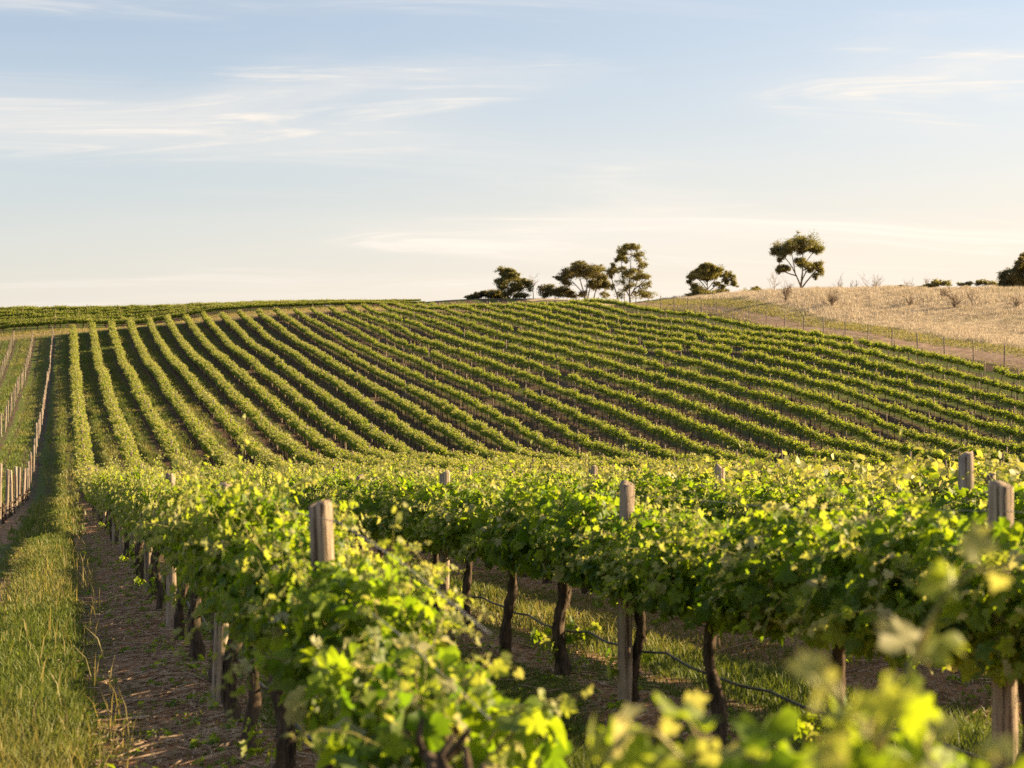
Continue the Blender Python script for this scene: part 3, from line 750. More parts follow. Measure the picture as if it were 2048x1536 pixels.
# ------------------------------------------------------------------ posts, wires and hoses of the near rows
rng = np.random.default_rng(41)
def post(x, y, r, h, label, group, mat='wood', lean=(0, 0), name='trellis_post', cat='post', sides=18):
    o = ob(name, post_mesh(rng, r, h, sides, mat, name), None, (x, y, gz(x, y)), (lean[1], lean[0], rng.uniform(0, 6)))
    o.rotation_mode = 'ZYX' if False else 'XYZ'
    tag(o, label, cat, group)
    return o
def lean_post(x, y, r, h, label, group, mat='wood', lx=0.0, ly=0.0, name='trellis_post', cat='post', sides=18):
    o = ob(name, post_mesh(rng, r, h, sides, mat, name), None, (x, y, gz(x, y)), (-ly, lx, 0))
    return tag(o, label, cat, group)
GP1 = 'round wooden posts in the row along the grass path'
GP2 = 'round wooden posts in the tall second row'
for k, (y, h, lx) in enumerate([(7.95, 1.57, -.05), (12.75, 1.62, .01), (18.7, 1.66, -.01), (24.1, 1.6, 0), (29.5, 1.6, .01), (34.9, 1.6, 0), (40.3, 1.6, 0)]):
    lab = ['round grey wooden post standing out above the leaves, centre left foreground', 'round wooden post second along the grass path, half in shade', 'pale grey round post third along the grass path'][k] if k < 3 else '%s round post along the grass path, mostly hidden by leaves' % ORD[k]
    lean_post(row_x(1) + (.10 if k == 0 else -.03), y, .055, h, lab, GP1, 'wood', lx)
for k, (y, h, lx) in enumerate([(6.77, 1.62, 0), (11.8, 1.60, .005), (17.85, 1.66, 0), (23.2, 1.62, 0), (28.1, 1.60, .01), (33.5, 1.62, 0), (38.9, 1.60, 0), (44.3, 1.60, 0)]):
    lab = ['tall round post of the second row at the right edge, standing clear of the leaves', 'round wooden post of the second row, bare down to its foot in the middle', 'slimmer looking post of the second row just left of the bare trunks'][k] if k < 3 else '%s round post of the second row, only its top above the leaves' % ORD[k]
    lean_post(row_x(2) + (.02 if k == 0 else -.06), y, .054, h, lab, GP2, 'wood', lx)
GP3 = 'round wooden posts in the third row'
for k, (y, h) in enumerate([(12.07, 1.80), (17.26, 1.72), (21.9, 1.74), (28.5, 1.6), (33.9, 1.6), (39.3, 1.6)]):
    lean_post(row_x(3), y, .058, h, ['round post of the third row just left of the tall post at the right edge', 'post top of the third row above the leaves, second from the right'][k] if k < 2 else '%s post top of the third row poking above the leaves' % ORD[k], GP3)

def line_obj(name, x, ys, h, r, mat, label, cat, group, sag=0.0, step=1.35, sides=5, jit=0.0):
    yy = np.arange(ys[0], ys[1], step)
    ph = (yy - ys[0]) / 1.8 * np.pi
    zz = zg(np.full_like(yy, x), yy) + h - sag * np.abs(np.sin(ph)) + rng.normal(0, jit, len(yy))
    V, F = tube(np.c_[x + rng.normal(0, jit, len(yy)), yy, zz], r, sides)
    o = ob(name, mk_mesh(name, V, F, [M[mat]], smooth=True))
    return tag(o, label, cat, group)
GW = 'trellis wires along the near rows'
for n, lab in ((1, 'the row along the grass path'), (2, 'the tall second row'), (3, 'the third row')):
    x = row_x(n)
    for h, hl in ((.90, 'lowest'), (1.22, 'middle'), (1.50, 'top')):
        if n == 1:
            V = []
            yy = np.arange(4.6, 46, 1.35); drop = np.where(yy < 7, (7 - yy) * .10 * (h / 1.5), 0)
            V, F = tube(np.c_[np.full_like(yy, x), yy, zg(np.full_like(yy, x), yy) + h - drop], .0021, 5)
            o = ob('trellis_wire', mk_mesh('trellis_wire', V, F, [M['wire']], smooth=True)); tag(o, '%s trellis wire of %s' % (hl, lab), 'wire', GW)
        else:
            line_obj('trellis_wire', x, (4 if n == 2 else 9, 46), h, .0021, 'wire', '%s trellis wire of %s' % (hl, lab), 'wire', GW)
    line_obj('drip_hose', x + .04, (6.4 if n == 1 else 4 if n == 2 else 9, 46), .40, .0095, 'hose', 'black drip irrigation hose strung low along %s' % lab, 'hose', 'drip hoses', sag=.035, step=.45, sides=7, jit=.004)

# ---- bare post rows on the left: posts, droppers, wires and dormant vine stumps
GL = 'pale posts of the bare rows left of the grass path'
for rn, (n, lab) in enumerate(((0, 'the bare post row beside the grass path'), (-1, 'the second bare post row'), (-2, 'the third bare post row at the left edge'))):
    x = row_x(n)
    y0 = 49.0 if n == 0 else 60.0 + 25 * rn
    ys_ = np.arange(y0, 273, 5.4)
    shared = [post_mesh(rng, .06, 1.72, 9, 'wood_pale', 'trellis_post') for q in range(4)]
    for k, y in enumerate(ys_):
        steel = rng.random() < .16
        nm = 'trellis_post'
        o = ob(nm, shared[k % 4], None, (x + rng.normal(0, .03), y, gz(x, y)), (rng.normal(0, .02), rng.normal(0, .025), rng.uniform(0, 6)), (1, 1, rng.uniform(.93, 1.08)))
        tag(o, ('%s pale post from the front of %s' % (ORD[k], lab)) if k < 12 else 'small distant pale post further up %s' % lab, 'post', GL + (' (row %d)' % (rn + 1) if False else ''))
    for h, hl in ((.5, 'low'), (1.15, 'high')):
        line_obj('trellis_wire', x, (y0 - 4, 273), h, .003, 'wire', '%s wire strung along %s' % (hl, lab), 'wire', 'wires of the bare post rows', sides=3, step=2.7)
def steel_mesh():
    V, F = tube(np.array([(0, 0, -.1), (0, 0, .8), (0, 0, 1.5)]), .022, 3)
    return mk_mesh('steel_dropper', V, F, [M['rust']])
sm = steel_mesh()
for k, y in enumerate([67.0, 83.0, 104.5, 115.0, 131.0, 148.0, 172.0]):
    x = row_x(0)
    o = ob('steel_dropper', sm, None, (x, y, gz(x, y)), (rng.normal(0, .03), rng.normal(0, .03), rng.uniform(0, 6)))
    tag(o, 'rusty red steel dropper, %s from the front of the bare post row beside the path' % ORD[k], 'dropper', 'rusty steel droppers')
STUMPS = []
for q in range(4):
    acc = Acc(); zt = np.array([-.08, .1, .25, .42]); w = rng.normal(0, .03, (4, 2))
    acc.add(*tube(np.c_[w, zt], [.075, .06, .055, .06], 8, True, .18, rng))
    acc.add(*tube(np.array([(w[3][0], w[3][1], .38), (.02, .10, .5), (.03, .22, .56)]), [.035, .03, .02], 6, True, .15, rng))
    acc.add(*tube(np.array([(w[3][0], w[3][1], .38), (-.02, -.08, .5), (.0, -.2, .58)]), [.035, .03, .02], 6, True, .15, rng))
    STUMPS.append(acc.mesh('vine_stump', [M['bark']]))
for k in range(26):
    y = 47.6 + 1.8 * k; x = row_x(0)
    o = ob('vine_stump', STUMPS[k % 4], None, (x + rng.normal(0, .04), y, gz(x, y)), (0, 0, rng.uniform(0, 6)))
    tag(o, ('%s dark bare vine stump from the front under the bare post row' % ORD[k]), 'vine stump', 'dark vine stumps under the bare posts')

# ---- wire fence beside the dirt track
FX = 78.8
GF = 'thin posts of the fence beside the dirt track'
fm = [post_mesh(rng, .062, 1.95, 7, 'wood_pale', 'fence_post') for q in range(3)]
fys = [126.1] + [131.7 + 5.17 * k for k in range(0, 21)]
for k, y in enumerate(fys):
    o = ob('fence_post', fm[k % 3], None, (FX, y, gz(FX, y)), (rng.normal(0, .015), rng.normal(0, .02), rng.uniform(0, 6)), (1, 1, rng.uniform(.96, 1.05)))
    tag(o, '%s thin pale fence post from the right edge along the dirt track' % ORD[k], 'fence post', GF)
for h, hl in ((.35, 'lowest'), (.8, 'second'), (1.2, 'third'), (1.6, 'top')):
    line_obj('fence_wire', FX, (110, 236), h, .003, 'wire', '%s wire of the fence beside the dirt track' % hl, 'wire', 'fence wires', sides=3, step=2.6)

# ------------------------------------------------------------------ trees
def gum(name, label, X, Y, zpx, mpp, bx, by, clumps, stems, leafm='gum_leaf', dens=1.0, cat='tree', group=None, lsize=.30, seed=0, lm=1.5, tr=.16, part=('trunk', 'crown'), fill=.55):
    """clumps: (x, y, rx, ry) measured on the tree's outline, in units of mpp metres, y downwards; (bx, by) is its foot"""
    r = np.random.default_rng(seed)
    g = gz(X, Y)
    e = bpy.data.objects.new(name, None); COL.objects.link(e)
    e.location = (X, Y, g); tag(e, label, cat, group)
    cw = math.cos(YAW + .1); sw = math.sin(YAW + .1)      # the outline spans this compass direction
    lift = zpx - g
    span = max(c[0] for c in clumps) - min(c[0] for c in clumps)
    midx = .5 * (max(c[0] for c in clumps) + min(c[0] for c in clumps))
    own = list(clumps)
    for i_, a_ in enumerate(own):                  # fill between neighbouring clumps so the crown hangs together
        near_ = sorted(own, key=lambda b_: (a_[0] - b_[0]) ** 2 + (a_[1] - b_[1]) ** 2)[1:3]
        for b_ in near_:
            if math.hypot(a_[0] - b_[0], (a_[1] - b_[1]) * 1.4) < 1.5 * (a_[2] + b_[2]) / 2 * 1.25 and r.random() < .7:
                clumps = clumps + [((a_[0] + b_[0]) / 2 + r.normal(0, 8), (a_[1] + b_[1]) / 2 + r.normal(0, 5), (a_[2] + b_[2]) * .36, (a_[3] + b_[3]) * .34)]
    C = []
    for (cx, cy, rx, ry) in clumps:
        u = (cx - bx) * mpp; h = (by - cy) * mpp + lift
        t_ = min(1, abs(cx - midx) / (span / 2 + 1e-6))
        dep = r.uniform(-1, 1) * span / 2 * mpp * .8 * math.sqrt(max(0, 1 - t_ * t_))
        C.append((u, dep, h, rx * mpp * 1.12, ry * mpp * 1.18))
    C = np.array(C)
    def loc(u, v, h):
        return np.array([u * cw + v * sw, -u * sw + v * cw, h])
    acc = Acc()
    for (u, v, h, rx, ry) in C:
        subs = max(4, int(13 * dens))
        for s in range(subs):
            d = r.normal(0, .52, 3)
            su, sv, sh = u + d[0] * rx * .75, v + d[1] * rx * .75, h + d[2] * ry * .75
            sr = r.uniform(.22, .60)
            n = int(60 * dens)
            q = r.normal(0, .58, (n, 3))
            P = np.stack([su + q[:, 0] * rx * sr, sv + q[:, 1] * rx * sr, sh + q[:, 2] * ry * sr * .9], -1)
            W_ = np.stack([P[:, 0] * cw + P[:, 1] * sw, -P[:, 0] * sw + P[:, 1] * cw, P[:, 2]], -1)
            W_[:, 2] = np.maximum(W_[:, 2], .05)
            nr = q * .8 + r.normal(0, .6, (n, 3)) + (0, 0, .3); axv = r.normal(0, .6, (n, 3)) + (0, 0, -.6)
            place_leaves(acc, KITE_V3 * (.75, 1, 1), KITE_F, W_, axv, nr, lsize * .76 * r.uniform(.6, 1.25, n), np.clip(r.random(n) * .6 + r.random() * .4, 0, 1), r.uniform(0, .5, n) * (q[:, 2] > 0), r)
    ob(part[1], acc.mesh(part[1], [M[leafm]]), e)
    # trunk and limbs
    acc = Acc()
    tips = []
    for st in stems:
        pts = []
        for (x, y) in st:
            u = (x - bx) * mpp; h = (by - y) * mpp + lift
            pts.append((u, 0.0, h))
        if pts[0][2] < lift + .6: pts = [(pts[0][0], 0, -.2)] + pts[1:] if lift < 1.0 else [(pts[0][0], 0, -.2)] + pts
        pts = np.array(pts)
        # smooth the limb and let it wander in depth
        tt = np.linspace(0, len(pts) - 1, 4 * (len(pts) - 1) + 1)
        sm_ = np.stack([np.interp(tt, np.arange(len(pts)), pts[:, c]) for c in range(3)], -1)
        k = np.array([.25, .5, .25])
        for it in range(2):
            for c in range(3):
                sm_[1:-1, c] = np.convolve(sm_[:, c], k, 'valid')
        sm_[:, 1] += np.linspace(0, 1, len(sm_)) ** 1.2 * r.uniform(-.5, .5) * abs(sm_[-1, 2] - sm_[0, 2]) * .6
        hh = np.clip(sm_[:, 2] / (C[:, 2].max() + 1e-6), 0, 1)
        rad = tr * .72 * (1 - .88 * hh) ** 1.2 * (1.0 if len(tips) == 0 else .7) + .015
        acc.add(*tube(np.array([loc(*p) for p in sm_]), rad, 8, True, .05, r))
        tips.append(sm_)
    allp = np.concatenate([s[len(s) // 3:] for s in tips])
    for (u, v, h, rx, ry) in C:                     # a limb from the nearest stem into every clump
        tgt = np.array([u, v, h])
        ok = allp[allp[:, 2] < h - .15]
        src = ok if len(ok) else allp
        dist = np.linalg.norm((src - tgt) * (1, 1, 1.0), axis=1)
        s0 = src[np.argmin(dist)]
        mid = .5 * (s0 + tgt); mid[2] -= .08 * np.linalg.norm(tgt - s0); mid += r.normal(0, .08, 3)
        acc.add(*tube(np.array([loc(*s0), loc(*mid), loc(*tgt)]), [.034, .024, .012], 5, False))
        for b in range(6):
            d = unit(r.normal(0, 1, 3)) * (rx * .8, rx * .8, ry * .8)
            acc.add(*tube(np.array([loc(*mid), loc(*(tgt * .6 + mid * .4 + d * .4)), loc(*(tgt + d))]), [.016, .011, .006], 4, False))
    ob(part[0], acc.mesh(part[0], [M['gumbark']]), e)
    return e
GT = 'gum trees along the ridge'
gum('gum_tree', 'tall gum tree with umbrella crown standing alone on the dry grass ridge', 108.91, 240, 22.25, .01271, 1462, 830,
    [(1180,250,90,70),(1290,190,95,80),(1400,150,90,75),(1480,130,85,55),(1570,180,95,70),(1640,210,90,75),(1690,250,50,55),(1130,280,45,40),(1350,240,90,60),(1470,220,90,60),(1230,290,60,40),(1290,270,70,50),(1240,340,50,35),(1200,395,40,25),(1460,290,60,35),(1580,260,60,45),(1640,275,55,35),(1440,390,65,35),(1500,410,50,35),(1240,480,75,38),(1190,515,40,35),(1290,490,40,30),(1600,470,75,55),(1670,450,65,50),(1690,510,45,60),(1560,510,45,40),(1640,590,35,35),(1470,455,40,35)],
    [[(1462,830),(1455,740),(1460,660),(1470,560),(1475,420),(1470,260)],[(1458,720),(1430,640),(1390,550),(1340,450),(1280,370),(1200,290)],[(1470,730),(1510,670),(1570,600),(1610,550),(1660,500)],[(1400,580),(1330,560),(1260,530),(1220,500)],[(1475,450),(1530,400),(1590,320),(1640,230)],[(1390,550),(1370,430),(1350,330),(1320,230)],[(1470,640),(1500,570),(1540,510)]],
    group=GT, seed=1, tr=.26, lsize=.24)
gum('gum_tree', 'rounded gum tree with drooping skirts right of the tallest airy tree', 102.3, 262, 23.79, .01367, 340, 830,
    [(330,460,45,25),(270,485,55,30),(400,500,70,40),(450,490,60,35),(490,530,50,40),(240,530,60,35),(170,540,55,35),(320,540,70,40),(120,590,45,40),(190,590,60,35),(270,590,60,40),(370,570,70,40),(430,570,60,40),(540,580,40,45),(600,570,45,40),(640,620,40,40),(640,680,35,30),(560,650,40,35),(110,650,30,25),(330,620,50,30),(160,690,40,30),(180,750,60,45),(250,740,60,35),(320,800,100,35),(420,780,60,40),(510,740,55,40),(530,790,60,40),(200,800,80,35),(130,810,45,30),(440,690,50,30)],
    [[(340,830),(330,720),(330,620),(320,520)],[(330,760),(280,680),(220,620),(150,580)],[(335,740),(400,660),(450,590),(480,520)],[(340,780),(430,700),(520,650),(610,600)],[(330,700),(270,620),(260,540)]],
    group=GT, seed=2, tr=.22, lsize=.24)
gum('gum_tree', 'tallest airy gum tree beside the dark spreading tree on the crest', 96.59, 285, 24.53, .01727, 1745, 655,
    [(1700,90,50,28),(1760,85,50,28),(1810,110,45,35),(1630,130,40,30),(1680,150,50,35),(1850,160,40,35),(1780,170,45,30),(1640,190,50,35),(1700,230,45,30),(1600,210,35,25),(1830,220,40,30),(1890,260,38,30),(1850,290,38,25),(1650,300,40,25),(1560,290,45,28),(1520,330,48,30),(1580,340,48,30),(1540,390,38,30),(1700,350,48,30),(1780,340,48,28),(1830,340,38,25),(1690,400,65,45),(1760,390,55,38),(1820,410,55,38),(1650,450,55,38),(1750,470,60,35),(1880,390,38,32),(1930,400,42,32),(1940,460,38,35),(1860,490,55,38),(1700,530,48,26),(1560,500,38,30),(1640,590,50,40),(1800,580,55,40),(1870,560,48,38),(1940,590,55,32),(1900,600,48,28)],
    [[(1745,655),(1735,540),(1740,420),(1750,300),(1760,150)],[(1742,620),(1690,520),(1660,400),(1650,280),(1660,160)],[(1748,600),(1800,500),(1830,400),(1840,270),(1840,180)],[(1640,640),(1600,560),(1560,450),(1540,340)],[(1780,540),(1850,480),(1920,420)]],
    group=GT, seed=3, tr=.24, dens=.72, lsize=.26)
gum('gum_tree', 'dark spreading gum tree just left of the tallest airy tree', 91.79, 296, 25.51, .01782, 1290, 640,
    [(1200,270,60,32),(1250,280,60,38),(1160,320,60,35),(1090,360,60,38),(1000,405,35,20),(1050,420,50,36),(1130,390,70,42),(1200,350,80,50),(1280,330,80,48),(1350,300,60,35),(1420,315,60,30),(1390,350,70,40),(1300,390,70,38),(1440,400,70,40),(1470,450,60,45),(1380,450,55,35),(1420,500,55,40),(1340,480,45,35),(1100,470,55,28),(1240,560,55,45),(1480,590,48,36),(1500,500,35,35)],
    [[(1290,640),(1260,540),(1230,440),(1210,330)],[(1295,620),(1330,520),(1360,420),(1390,340)],[(1270,580),(1190,490),(1120,420),(1040,400)],[(1360,630),(1390,540),(1430,460),(1460,400)],[(1290,600),(1300,500),(1290,380)]],
    leafm='dark_leaf', group=GT, seed=4, tr=.22, lsize=.26)
gum('bushy_tree', 'low rusty brown bushy tree at the left foot of the dark spreading tree', 87.2, 300, 25.98, .01797, 980, 625,
    [(840,520,45,36),(900,500,50,28),(860,590,40,35),(940,560,60,46),(1000,540,70,50),(1060,530,60,46),(1100,560,60,46),(1020,590,80,30),(1150,590,50,40)],
    [[(980,640),(970,580),(950,540)],[(985,635),(1030,580),(1070,550)],[(870,640),(860,580),(850,530)]],
    leafm='dark_leaf', group=None, seed=5, tr=.12, lsize=.26)
gum('gum_tree', 'golden lit gum tree at the left end of the tree group on the crest', 78.28, 300, 25.81, .01784, 500, 625,
    [(440,330,55,22),(500,335,40,18),(545,345,30,13),(590,375,30,13),(430,375,30,13),(420,430,50,32),(400,470,55,36),(470,450,50,36),(450,510,50,36),(560,430,60,36),(610,460,60,45),(640,450,40,32),(550,490,60,42),(600,520,60,42),(700,460,45,32),(715,510,45,40),(650,590,50,32),(580,590,50,28),(470,580,50,36),(520,540,50,36),(500,400,50,40),(470,390,40,30),(530,380,35,25)],
    [[(500,635),(490,540),(480,440),(470,350)],[(505,620),(550,520),(580,440),(560,360)],[(500,600),(440,520),(410,460)],[(530,600),(620,530),(690,480)]],
    group=GT, seed=6, tr=.2, lsize=.25)
gum('scrub_bush', 'low dark green scrub sloping down left of the golden gum tree', 74.86, 304, 26.04, .01801, 260, 625,
    [(90,605,35,20),(150,595,45,25),(220,585,45,28),(280,572,50,35),(350,560,50,38),(400,590,50,30),(440,600,40,25),(330,600,60,25)],
    [[(260,640),(255,605),(250,590)],[(330,640),(340,600),(350,570)],[(140,640),(145,610),(150,600)]], leafm='dark_leaf', cat='bush', seed=7, tr=.06, part=('stems', 'foliage'))
gum('scrub_bush', 'small golden green bush on the ridge between the two rounded gum trees', 108.83, 258, 23.62, .01356, 900, 830,
    [(810,770,50,35),(790,810,50,25),(900,740,40,30),(950,760,50,35),(870,790,60,35),(980,800,50,30),(1060,790,40,25),(1080,815,30,18),(730,825,25,12)],
    [[(900,840),(890,790),(880,760)],[(910,840),(950,800),(960,770)],[(1060,840),(1062,810),(1062,795)]], cat='bush', seed=8, tr=.06, part=('stems', 'foliage'), lsize=.24)
gum('pine_tree', 'dark dense tree cut off by the right edge of the picture', 129.39, 212, 21.54, .01191, 2000, 520,
    [(2040,150,50,45),(2000,210,60,50),(2050,220,60,60),(1970,270,60,50),(2050,300,70,60),(1925,330,40,40),(1850,310,50,35),(1820,360,50,45),(1880,370,55,50),(1980,350,70,60),(1850,430,70,50),(1950,440,80,60),(2040,420,80,60),(1800,460,50,40),(1900,490,90,35),(1760,500,50,30),(2010,500,80,40),(2110,200,60,60),(2120,300,70,60),(2110,420,80,70),(2170,300,50,60),(2180,420,60,60)],
    [[(2060,540),(2060,400),(2060,250),(2060,160)],[(1880,540),(1870,450),(1860,350)],[(2060,500),(2000,400),(1980,280)]], leafm='dark_leaf', seed=9, tr=.2, lsize=.24, dens=1.25)
for k, (X, Y, zp, mpp, bx, by, cl, lab) in enumerate([
    (118.02, 214.5, 21.16, .01187, 1055, 545, [(1000,520,50,24),(1050,495,60,34),(1110,505,50,30),(1160,520,40,28),(960,535,40,14)], 'dark olive bush with feathery top on the ridge right of centre'),
    (120.09, 210.5, 20.95, .01170, 1385, 540, [(1330,522,35,16),(1380,520,45,18),(1430,518,40,18)], 'flat dark bush on the ridge, third from the right edge'),
    (120.88, 207.5, 20.78, .01156, 1580, 535, [(1530,515,35,20),(1580,500,50,24),(1640,512,50,22),(1690,520,35,18)], 'olive bush on the ridge just left of the dark tree at the right edge'),
    (116.54, 222.5, 21.52, .01223, 620, 565, [(590,545,35,16),(640,548,35,18)], 'small dark bush beside a bare sapling on the ridge'),
    (113.81, 230.5, 22.02, .01259, 120, 570, [(80,562,40,12),(130,556,45,14),(170,562,30,10)], 'low dark bush behind the thin pole on the ridge'),
    (116.18, 226.5, 21.89, .01242, 440, 560, [(380,552,40,11),(440,550,45,11),(510,552,45,10),(560,552,30,10)], 'long low dark scrub line on the ridge behind the twiggy shrub'),
    (118.03, 219.5, 21.5, .01211, 850, 550, [(800,542,35,12),(860,535,45,16),(920,530,40,18)], 'low scrub left of the feathery bush on the ridge')]):
    gum('scrub_bush', lab, X, Y, max(zp, gz(X, Y)) + .55, mpp * 1.12, bx, by, cl, [[(bx, by + 5), (bx, by - 15), (bx, by - 25)]], leafm='gum_leaf', dens=.7, cat='bush', seed=20 + k, tr=.04, part=('stems', 'foliage'), lsize=.22, group='bushes along the ridge')

# ---- leafless shrubs and saplings
def bare(name, label, X, Y, h, w, seed, mat='twig', stems=6, up=.5, cat='shrub', lift=0.0, group='leafless shrubs on the ridge and field', r0=.045):
    r = np.random.default_rng(seed)
    h *= 1.3; w *= 1.25
    acc = Acc()
    def branch(p, d, L, rad, lev):
        n = 5
        pts = [p]
        for i in range(n):
            d = d + r.normal(0, .13, 3); d[2] += .05; d /= np.linalg.norm(d)
            pts.append(pts[-1] + d * L / n)
        acc.add(*tube(np.array(pts), np.linspace(rad, rad * .5, n + 1), 4 if lev else 5, False))
        if lev < 3:
            for b in range(4 if lev < 2 else 3):
                q = pts[r.integers(1, n + 1)]; dd = d + r.normal(0, .55, 3); dd[2] = abs(dd[2]) * .8 + .15; dd /= np.linalg.norm(dd)
                branch(q, dd, L * r.uniform(.45, .7), rad * .55, lev + 1)
    for s in range(stems):
        a = r.uniform(0, 6.28); sp = w / h * r.uniform(.2, 1.0)
        d = np.array([math.cos(a) * sp, math.sin(a) * sp, 1.0]); d /= np.linalg.norm(d)
        branch(np.array([0, 0, -.05]), d, h * r.uniform(.5, .75), r0, 0 if stems < 9 else 1)
    me = acc.mesh('branches', [M[mat]])
    e = bpy.data.objects.new(name, None); COL.objects.link(e); e.location = (X, Y, gz(X, Y)); tag(e, label, cat, group)
    ob('branches', me, e)
    acc2 = Acc(); acc2.add(*tube(np.array([(0, 0, -.1), (0.02, 0, .12), (0.0, .02, .22 + lift)]), [r0 * 2.2, r0 * 1.8, r0 * .9], 6, True, .1, r))
    ob('trunk', acc2.mesh('trunk', [M[mat]]), e)
    if lift: e.children[0].location = (0, 0, lift)
    return e
bare('bare_shrub', 'fan shaped leafless shrub below the lone tall gum tree', 88.9, 200.63, 2.0, 1.2, 51, 'twig', 11)
bare('bare_shrub', 'dark spreading leafless shrub in the dry grass right of the lone gum tree', 91.32, 192.27, 1.6, 1.7, 52, 'twig', 8)
bare('bare_shrub', 'small leafless shrub just below the feathery bush on the ridge', 106.6, 192.34, .95, .7, 53, 'twig', 6)
bare('bare_shrub', 'upright leafless shrub in the middle of the dry grass slope', 103.4, 183.93, 1.8, .9, 54, 'twig', 6)
bare('bare_shrub', 'pale fan of dead branches in the dry grass near the right edge', 107.28, 186.51, 1.25, 1.2, 55, 'paletwig', 5)
bare('bare_shrub', 'low tangled dark shrub in the dry grass close to the right edge', 109.27, 179.81, 1.1, 1.3, 56, 'twig', 9)
bare('bare_shrub', 'faint low twigs in the dry grass left of the upright shrub', 99.84, 188.47, 1.1, .6, 57, 'twig', 4)
bare('bare_sapling', 'pair of thin dead saplings just left of the lone gum tree', 108.71, 250, 3.0, 1.0, 58, 'paletwig', 3, lift=.8)
bare('bare_sapling', 'slim dead sapling on the ridge right of the lone gum tree', 111.28, 232, 2.6, .5, 59, 'twig', 2)
bare('bare_sapling', 'twiggy sapling beside the thin pole on the ridge', 113.6, 232, 1.7, .5, 60, 'twig', 3, lift=.2)
bare('bare_shrub', 'wide pale twiggy shrub standing on the skyline of the ridge', 114.87, 228, 2.5, 1.9, 61, 'paletwig', 11)
bare('bare_sapling', 'short bare sapling on the skyline right of the wide twiggy shrub', 117.48, 222, 1.5, .7, 62, 'paletwig', 4)
bare('bare_sapling', 'small bare forked sapling on the skyline left of the feathery bush', 120.19, 222, 1.5, .7, 63, 'paletwig', 3, lift=.6)
bare('bare_sapling', 'faint bare saplings between the golden gum tree and the rusty bushy tree', 82.91, 300, 2.3, .6, 64, 'paletwig', 3, lift=1.8)
bare('bare_sapling', 'lone bare sapling on the crest behind the vineyard, left of the trees', 60.59, 340, 3.3, .9, 65, 'paletwig', 5, lift=2.6)
V, F = tube(np.array([(0, 0, -.1), (0, 0, 1.2), (.02, 0, 2.3)]), [.05, .045, .035], 7)
o = ob('pole', mk_mesh('pole', V, F, [M['gumbark']]), None, (114.18, 232, gz(114.18, 232))); tag(o, 'thin dark upright pole on the ridge beside the twiggy sapling', 'pole')

# ------------------------------------------------------------------ grass, dry grass and litter (nobody could count them)
def blades(name, X, Y, H_, w, mat, rnd, age, rng, label, cat, bend=.45, segs=2):
    n = len(X); Z = zg(X, Y) - .01
    a = rng.uniform(0, 6.283, n); b = rng.uniform(0, 6.283, n)
    dx, dy = np.cos(a) * w, np.sin(a) * w
    bx, by = np.cos(b) * H_ * bend * rng.uniform(.1, 1, n), np.sin(b) * H_ * bend * rng.uniform(.1, 1, n)
    if segs == 1:
        V = np.stack([np.stack([X - dx, Y - dy, Z], -1), np.stack([X + dx, Y + dy, Z], -1), np.stack([X + bx, Y + by, Z + H_], -1)], 1)
        F = np.arange(n * 3).reshape(-1, 3)
        FF = [F]; m = 3
    else:
        V = np.stack([np.stack([X - dx, Y - dy, Z], -1), np.stack([X + dx, Y + dy, Z], -1),
                      np.stack([X + dx * .7 + bx * .35, Y + dy * .7 + by * .35, Z + H_ * .62], -1), np.stack([X - dx * .7 + bx * .35, Y - dy * .7 + by * .35, Z + H_ * .62], -1),
                      np.stack([X + bx, Y + by, Z + H_ * .97], -1)], 1)
        i = np.arange(n)[:, None] * 5
        FF = [i + np.array([[0, 1, 2, 3]]), i + np.array([[3, 2, 4]])]; m = 5
    me = mk_mesh(name, V.reshape(-1, 3), FF, [M[mat]], attrs={'rnd': np.repeat(rnd, m), 'age': np.repeat(age, m)})
    o = ob(name, me); tag(o, label, cat, kind='stuff')
    return o
def nz(X, Y, s, seed):
    r = np.random.default_rng(seed); v = 0
    for k in range(5):
        a = r.uniform(0, 6.28); f = s * r.uniform(.6, 1.7); v = v + np.sin((X * math.cos(a) + Y * math.sin(a)) * f + r.uniform(0, 6.28))
    return v / 5
rng = np.random.default_rng(71)
# aisles near the camera
def scatter(n, x0, x1, y0, y1, pw=1.0):
    X = rng.uniform(x0, x1, n)
    t_ = rng.random(n)
    Y = (y0 ** (1 - pw) + t_ * (y1 ** (1 - pw) - y0 ** (1 - pw))) ** (1 / (1 - pw)) if pw != 1 else y0 * (y1 / y0) ** t_
    return X, Y
Xs, Ys = [], []
for (n, x0, x1, y0, y1) in ((150000, -3.2, 1.1, 9, 75), (110000, 1.2, 4.0, 7, 30), (80000, 4.0, 9.7, 8, 34), (12000, 9.7, 16, 14, 40)):
    X, Y = scatter(n, x0, x1, y0, y1); Xs.append(X); Ys.append(Y)
X = np.concatenate(Xs); Y = np.concatenate(Ys)
d = row_d(X)
dens = np.clip((d + .45 * nz(X, Y, 1.3, 1) - np.where(X > 1.2, .22, np.where(X > 0.1, .66, .46))) / .28, 0.03, 1) * (1 - .75 * np.exp(-((d - .82) / .13) ** 2))
keep = rng.random(len(X)) < dens
X, Y, d = X[keep], Y[keep], d[keep]
tall = np.where(X > 1.2, 1.25, 1.0) * np.clip((d - .45) / .6, .15, 1) * (1 - .6 * np.exp(-((d - .85) / .2) ** 2)) * (.75 + .5 * nz(X, Y, .9, 2))
Hh = (.04 + .14 * tall * rng.uniform(.25, 1.15, len(X)))
dryv = np.clip(.04 + .8 * nz(X, Y, .7, 3) + .5 * (rng.random(len(X)) - .5), 0, 1) * np.where(rng.random(len(X)) < .5, 1, .25)
blades('grass', X, Y, np.maximum(Hh, .04), .0032 + .00022 * Y, 'grass', rng.random(len(X)), dryv, rng, 'patchy green grass growing in the aisles between the vine rows', 'grass', .8)
